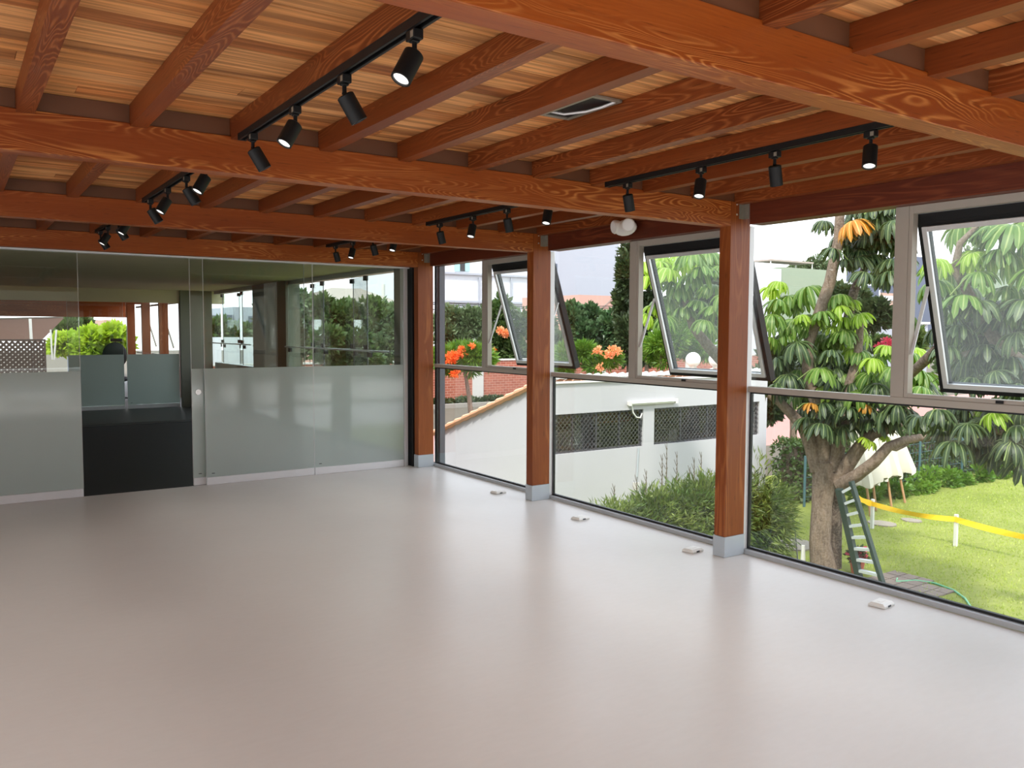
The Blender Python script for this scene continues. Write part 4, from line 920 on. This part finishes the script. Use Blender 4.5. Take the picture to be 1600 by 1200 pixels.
def tr(label, px, py, r, rad, n, mat, L=.3, W=.18, name='garden_tree', trunkpx=None, bm='bark', group=None, ex=(), sub=16, lump=.36, cat='tree'):
    bl = []; k_ = {57: 1.15, 60.5: 1.15, 68: 1.3, 64.5: 1.35, 46: 1.15, 50: 1.35, 53.5: 1.4, 47.5: 1.45, 57.5: 1.25, 65: 1.45, 37: 1.5, 43.5: 1.7}.get(r, 1); L *= k_; W *= k_
    for (x, y, rx, rz) in rad:
        c = at(x, y, r+random.uniform(-.6, .6)); s = r*.9/FPX*1.0; bl.append((c, (rx*s, rx*s*.8, rz*s)))
    base = at(px, py, r); base.z = G; tk = None
    if trunkpx: tk = [([base]+[at(x, y, r) for x, y in trunkpx], [.14, .11, .08, .05][:len(trunkpx)+1])]
    else: tk = [([base, Vector(bl[0][0])], [.16, .06])]
    e2 = []
    for nm, lst, nn, mt, l2, w2 in ex:
        e2.append((nm, [(at(x, y, r-1.2), (rx*r*.9/FPX, rx*r*.9/FPX, rz*r*.9/FPX)) for x, y, rx, rz in lst], nn, mt, l2*k_, w2*k_))
    return plant(name, label, cat, base, bl, n, mat, L, W, tk, bm, group, lump, sub, 0, e2)
tr('flame tree with orange flowers in front of the brick wall', 738, 655, 39, [(712, 552, 30, 14), (742, 555, 28, 16), (760, 562, 16, 11), (705, 572, 26, 12), (690, 560, 18, 14), (735, 578, 14, 7)], 4200, 'leafbright', .34, .08, 'flame_tree', [(733, 620), (728, 590), (722, 568)], ex=[('flowers', [(708, 556, 10, 8), (722, 550, 7, 5), (698, 562, 5, 4), (738, 541, 4, 3), (712, 584, 6, 4)], 520, 'orange', .15, .11)])
tr('grey green bushy tree behind the brick wall, left of the first open sash', 720, 600, 57, [(700, 520, 26, 26), (730, 505, 30, 28), (720, 535, 30, 24), (690, 500, 16, 16), (705, 487, 10, 10), (735, 550, 26, 14), (700, 550, 20, 12)], 5200, 'leafgrey', .34, .22)
tr('olive green tree rising behind the first open sash', 780, 600, 60.5, [(770, 500, 26, 26), (785, 480, 14, 18), (800, 515, 26, 28), (770, 530, 30, 20), (815, 495, 16, 16), (775, 552, 30, 14), (805, 550, 24, 16)], 5200, 'leafmid', .34, .2, ex=[('flowers', [(790, 521, 8, 5), (782, 517, 5, 4)], 260, 'peach', .16, .12), ('blossoms', [(770, 549, 5, 3)], 80, 'orange', .14, .1)])
tr('leafy tree with pale undersides beside the middle post', 860, 600, 68, [(850, 520, 24, 32), (870, 540, 20, 24), (838, 505, 18, 20)], 3600, 'leafgrey', .32, .2)
tr('dense glossy green shrub wall between the middle post and the open sash', 925, 590, 64.5, [(905, 500, 22, 22), (930, 495, 24, 20), (955, 510, 22, 24), (915, 525, 26, 24), (945, 535, 26, 20), (890, 490, 16, 16), (970, 520, 16, 22)], 7600, 'leafgloss', .32, .22, 'shrub_mass', cat='shrub')
tr('feathery light green bush with peach flowers under the middle mullion', 900, 600, 46, [(890, 555, 26, 16), (915, 548, 26, 14), (935, 570, 24, 12), (880, 575, 22, 12), (955, 562, 18, 10)], 4200, 'leafbright', .32, .07, 'flowering_bush', cat='bush', ex=[('flowers', [(933, 548, 7, 6), (957, 547, 12, 5), (952, 555, 7, 4), (938, 574, 5, 5), (967, 550, 4, 3)], 420, 'peach', .12, .09)])
tr('tall dark cypress hugging the mullion of the middle window', 982, 600, 50, [(984, 390, 16, 30), (982, 430, 20, 40), (978, 480, 22, 44), (984, 530, 22, 44), (992, 360, 14, 22)], 7600, 'leafdark', .26, .12, 'cypress', sub=26)
tr('very dark leafy tree behind the lime green umbrella leaves', 1010, 600, 53.5, [(1012, 450, 22, 40), (1020, 500, 28, 40), (1010, 540, 22, 30), (1060, 490, 36, 40), (1110, 470, 30, 50), (1090, 520, 34, 30), (1100, 420, 26, 30)], 9500, 'leafdark', .26, .16)
tr('bright feathery shrub drooping under the middle open sash', 1040, 600, 47.5, [(1030, 535, 22, 18), (1018, 550, 18, 18), (1055, 530, 26, 24), (1080, 545, 26, 20), (1040, 560, 18, 14), (1105, 540, 22, 24), (1062, 505, 22, 14)], 8200, 'leafbright', .24, .05, 'feathery_shrub', cat='shrub', sub=24)
# trees seen right of the largest post
tr('dark tree behind the sage green house', 1330, 560, 62, [(1345, 495, 22, 20), (1375, 485, 18, 16), (1320, 470, 22, 22), (1360, 500, 26, 14), (1345, 470, 12, 20)], 3800, 'leafdark', .5, .3)
tr('round tree showing behind the roof of the sage green house', 1270, 560, 142, [(1255, 420, 18, 8), (1275, 412, 14, 14), (1295, 420, 14, 12), (1240, 418, 10, 6)], 2200, 'leafgrey', .5, .35)
tr('bougainvillea with crimson flowers beyond the white wall', 1390, 580, 65, [(1372, 536, 18, 12), (1395, 545, 18, 12), (1430, 530, 22, 22), (1355, 540, 12, 8)], 2600, 'leafmid', .3, .2, 'bougainvillea', cat='shrub', ex=[('flowers', [(1386, 536, 10, 5), (1375, 540, 5, 3), (1428, 527, 5, 3), (1480, 536, 13, 7), (1470, 548, 8, 5)], 800, 'pink', .15, .1)])
tr('dense grey green tree mass behind the rightmost sash', 1540, 620, 37, [(1500, 520, 40, 50), (1560, 530, 44, 50), (1600, 500, 40, 50), (1530, 570, 50, 30), (1590, 580, 40, 30), (1520, 430, 26, 34), (1490, 580, 30, 24)], 9000, 'leafgrey', .2, .12)
tr('shaded shrub mass at the far end of the hedge', 1580, 745, 43.5, [(1560, 690, 40, 40), (1600, 700, 40, 40), (1520, 690, 30, 30), (1480, 668, 26, 16), (1545, 650, 40, 20), (1610, 650, 40, 30)], 9000, 'leafdark', .2, .12, 'shrub_mass', cat='shrub')
tr('slender tree trunk and dark crown left of the big forked tree', 1240, 690, 28, [(1222, 600, 22, 16), (1245, 590, 18, 18), (1205, 640, 16, 14), (1190, 600, 20, 24), (1215, 560, 26, 24)], 4200, 'leafdark', .26, .16, trunkpx=[(1240, 670), (1238, 640), (1228, 612)])
tr('dark hedge like shrub along the far side of the lane', 1210, 655, 57.5, [(1180, 640, 40, 12), (1230, 640, 40, 12), (1290, 635, 40, 12)], 2600, 'leafdark', .36, .2, 'shrub_mass', cat='shrub')
# trees seen through the partition
tr('pale leafy tree outside the side opening, close to the corner jamb', 600, 600, 44, [(605, 500, 26, 30), (585, 520, 24, 26), (620, 520, 20, 26), (600, 545, 28, 20)], 3600, 'leafgrey', .3, .18)
tr('tall dense tree in the middle of the side opening', 540, 600, 37.2, [(545, 500, 20, 30), (525, 500, 24, 30), (510, 530, 28, 26), (555, 535, 24, 22), (505, 480, 16, 20), (575, 490, 18, 24), (590, 480, 14, 16), (560, 555, 40, 18), (520, 555, 30, 16)], 6200, 'leafmid', .3, .18)
tr('light green tree at the left end of the side opening', 470, 600, 44.5, [(470, 520, 22, 30), (490, 545, 24, 16), (462, 480, 12, 20), (455, 550, 16, 18), (480, 500, 16, 22), (475, 470, 12, 14)], 3600, 'leafgrey', .3, .16)
tr('dark tree between the two side openings', 415, 600, 37.4, [(415, 500, 14, 50), (418, 550, 14, 30)], 1800, 'leafdark', .3, .16)
tr('tree line above the cream garden wall', 350, 600, 60, [(335, 515, 22, 12), (365, 520, 24, 10), (390, 518, 18, 12), (345, 508, 12, 8)], 2200, 'leafmid', .5, .3)
tr('yellow green bush outside the end of the far room', 160, 600, 42, [(150, 530, 22, 14), (175, 535, 22, 18), (140, 545, 20, 12), (178, 520, 14, 8), (110, 535, 18, 10), (95, 540, 16, 8), (165, 550, 30, 14)], 4200, 'leafyellow', .4, .28, 'garden_bush', cat='bush')
tr('dark tree behind the yellow green bush', 120, 600, 57, [(125, 515, 14, 16), (105, 520, 20, 14), (110, 505, 10, 10)], 1600, 'leafmid', .4, .28)
hedge('tall_hedge', 'tall green hedge far outside beyond the lattice screen', -24, .6, 36, 37.5, 1.5, 9000, 'leafmid', .3, .18)
# ---- buildings far away
def building(label, x0, x1, y, depth, pz, mat, wins=(), roof=None, extra=None, base=G):
    """front facade between two pixel columns at distance y, top at pixel row pz"""
    a, c = aty(x0, pz, y), aty(x1, pz, y); z1 = (a.z+c.z)/2
    t = thing('far_building', label, 'building', ((a.x+c.x)/2, y, base))
    MB().box(a.x, y, base, c.x, y+depth, z1).build('wall', M[mat], t)
    for (wx0, wy0, wx1, wy1, mt) in wins:
        p, q = aty(wx0, wy0, y), aty(wx1, wy1, y)
        f = MB().box(p.x, y-.10, q.z, q.x, y-.004, p.z).build('window', M[mt], t)
    if roof: MB().box(a.x-.2, y-.2, z1+.002, c.x+.2, y+depth+.2, z1+roof).build('roof_edge', M['concrete'], t)
    return t, a, c, z1
t, a, c, z1 = building('big white house wall behind the trees left of the middle post', 640, 840, 82, 16, 330, 'bwhite', [(710, 405, 718, 424, 'bwint'), (718, 405, 726, 424, 'mach'), (726, 405, 733, 424, 'bwint'), (777, 418, 783, 426, 'bslate'), (722, 485, 734, 496, 'bgrey')])
b = MB()
for y0 in (431, 472): p, q = aty(680, y0-1, 82), aty(842, y0+4, 82); b.box(p.x, 81.7, q.z, q.x, 81.998, q.z+.22)
for x0 in (747, 797): p, q = aty(x0, 434, 82), aty(x0+1, 480, 82); b.box(p.x, 81.75, q.z, p.x+.12, 81.999, p.z)
b.build('cornice', M['bgrey'], t)
building('tall pale grey windowless building above the pink house', 866, 968, 84, 20, 300, 'bgrey', [(862+5, 412, 870, 424, 'bslate')])
t, a, c, z1 = building('low pink house behind the dark shrubs', 905, 985, 66, 10, 462, 'bpink')
MB().bar((c.x-2.2, 65.9, z1-.05), (c.x-1.2, 65.9, z1+.0), .05, .08).bar((a.x+3, 65.95, z1-1.2), (c.x-2.2, 65.95, z1-.05), .05, .07).bar((c.x-2.2, 65.95, z1-.05), (c.x, 65.95, z1-.9), .05, .07).build('gable_line', M['roofgrey'], t)
t, a, c, z1 = building('sage green house with a roof terrace right of the largest post', 1222, 1300, 72, 12, 420, 'bgreen')
building('white house wall beside the sage green house', 1180, 1221, 71, 12, 419, 'bwhite')
t = thing('roof_pergola', 'thin grey pergola roof on the sage green house', 'pergola', (aty(1235, 418, 75).x, 75, z1))
p, q = aty(1195, 408, 75), aty(1262, 409, 75); b = MB().box(p.x, 74, p.z, q.x, 77, p.z+.22)
b.build('roof_panel', M['roofgrey'], t)
for x in (p.x+.1, q.x-.2):
    for y in (74.1, 76.8): MB().box(x, y, z1, x+.1, y+.1, p.z-.002).build('post', M['stake'], t)
building('white boundary wall right of the forked tree', 1320, 1450, 50, .4, 506, 'bgrey', roof=.25)
building('small white house with dark window behind the trees', 1344, 1376, 88, 10, 440, 'bwhite', [(1346, 446, 1372, 466, 'bslate')])
building('low red roofed houses on the skyline', 1376, 1402, 90, 10, 458, 'bbrown', [(1380, 462, 1400, 470, 'bwhite')])
building('slate blue tower block behind the rightmost sash', 1424, 1464, 92, 14, 402, 'bslate', [(1446, 405, 1455, 409, 'bwhite')])
building('pale teal block at the right edge', 1560, 1640, 90, 14, 420, 'bgreen')
building('cream garden wall seen through the farther side opening', 322, 408, 48, .4, 527, 'bwhite')
building('modern white and grey block above the cream garden wall', 364, 408, 80, 12, 480, 'bgrey', [(346+18, 492, 365, 510, 'bslate'), (367, 500, 378, 507, 'bslate'), (388, 494, 394, 505, 'bslate'), (395, 490, 400, 496, 'bslate')])
building('dark glass fronted block left of the modern white block', 346, 363, 79, 12, 492, 'bslate')
building('pale blue grey block beyond the end of the far room', 128, 158, 84, 12, 500, 'bslate', [(134, 503, 148, 506, 'bgrey')])
building('brown house beyond the end of the far room', 163, 186, 70, 12, 500, 'bbrown')
# hip roofed house seen in the side opening
t = thing('hip_roof_house', 'pale house with grey hipped roof seen through the side opening', 'house', aty(560, 540, 56)*1.0)
a, c, e = aty(480, 480, 56), aty(640, 480, 56), aty(566, 452, 58)
MB().box(a.x, 56, G, c.x, 66, a.z).build('wall', M['bpink'], t)
b = MB(); n0 = 0; b.v = [(a.x-.6, 55.4, a.z), (c.x+.6, 55.4, a.z), (c.x+.6, 66.6, a.z), (a.x-.6, 66.6, a.z), (e.x-1.2, 61, e.z+.2), (e.x+1.2, 61, e.z+.2)]; b.f = [(0, 1, 5, 4), (1, 2, 5), (2, 3, 4, 5), (3, 0, 4), (3, 2, 1, 0)]; b.m = [0]*5
b.build('roof', M['roofgrey'], t)
p, q = aty(528, 471, 55.9), aty(541, 484, 55.9); MB().box(p.x, 55.9, q.z, q.x, 55.998, p.z).build('window', M['bbrown'], t)
# ---- garden lamp with two globes, power lines
p = at(1083, 562, 27); p2 = at(1119, 562, 27.2)
t = thing('globe_lamp', 'white twin globe garden lamp behind the white building roof', 'lamp', ((p.x+p2.x)/2, (p.y+p2.y)/2, G))
pc = (p+p2)/2
MB().tube([(pc.x, pc.y, G), (pc.x, pc.y, p.z-.35)], .05, 12).tube([p-Vector((0, 0, .24)), (pc.x, pc.y, p.z-.38), p2-Vector((0, 0, .24))], .03, 10).build('post', M['stake'], t, smooth=True)
for s in (p, p2):
    MB().ball(s, .235, 24, 14, z0=-.86).build('globe', M['globe'], t, smooth=True); MB().tube([s-Vector((0, 0, .26)), s-Vector((0, 0, .19))], [.10, .12], 16).build('globe_collar', M['stake'], t)
for i, (y0, y1, lab) in enumerate(((471, 476, 'upper'), (473.5, 479, 'middle'), (482, 487, 'lower'))):
    a, c = aty(600, y0-2, 59.9), aty(990, y1+2, 59.9); tag(MB().tube([a, a.lerp(c, .5)+Vector((0, 0, -.3)), c], .035, 5).build('power_line', M['wire']), 'thin dark power line crossing before the white house, %s of three' % lab, 'wire', 'power lines')
for x_, lab in ((aty(600, 470, 60).x, 'left'), (aty(990, 480, 60).x, 'right')):
    tag(MB().tube([(x_, 60.12, G), (x_, 60.12, 5.2)], .14, 10).build('utility_pole', M['concrete']), 'concrete utility pole at the %s end of the power lines' % lab, 'pole', 'utility poles')
# ================================================================== LIGHT
w = bpy.data.worlds.new('overcast_sky'); S.world = w; w.use_nodes = True; nt = w.node_tree; nt.nodes.clear()
o = nt.nodes.new('ShaderNodeOutputWorld'); bg = nt.nodes.new('ShaderNodeBackground'); tc = nt.nodes.new('ShaderNodeTexCoord'); sp = nt.nodes.new('ShaderNodeSeparateXYZ'); cr = nt.nodes.new('ShaderNodeValToRGB')
nt.links.new(tc.outputs['Generated'], sp.inputs[0]); nt.links.new(sp.outputs[2], cr.inputs[0]); e = cr.color_ramp.elements
e[0].position = 0; e[0].color = (.93, .96, 1, 1); e[1].position = .7; e[1].color = (.78, .87, 1, 1)
nt.links.new(cr.outputs[0], bg.inputs[0]); bg.inputs[1].default_value = SKY; nt.links.new(bg.outputs[0], o.inputs[0])
sd = bpy.data.lights.new('hazy_sun', 'SUN'); sd.energy = SUN; sd.angle = math.radians(6); sd.color = (1, .95, .86)
so = bpy.data.objects.new('hazy_sun', sd); COL.objects.link(so); so.rotation_euler = Vector((.50, .38, -.78)).to_track_quat('-Z', 'Y').to_euler(); so.location = (20, -20, 40)
S.view_settings.view_transform = 'Standard'; S.view_settings.look = 'None'; S.view_settings.gamma = 1.0; S.view_settings.use_curve_mapping = False
S.view_settings.exposure = EXPO
S.cycles.use_denoising = True
S.cycles.transparent_max_bounces = 48; S.cycles.max_bounces = 12; S.cycles.diffuse_bounces = 6; S.cycles.sample_clamp_indirect = 5
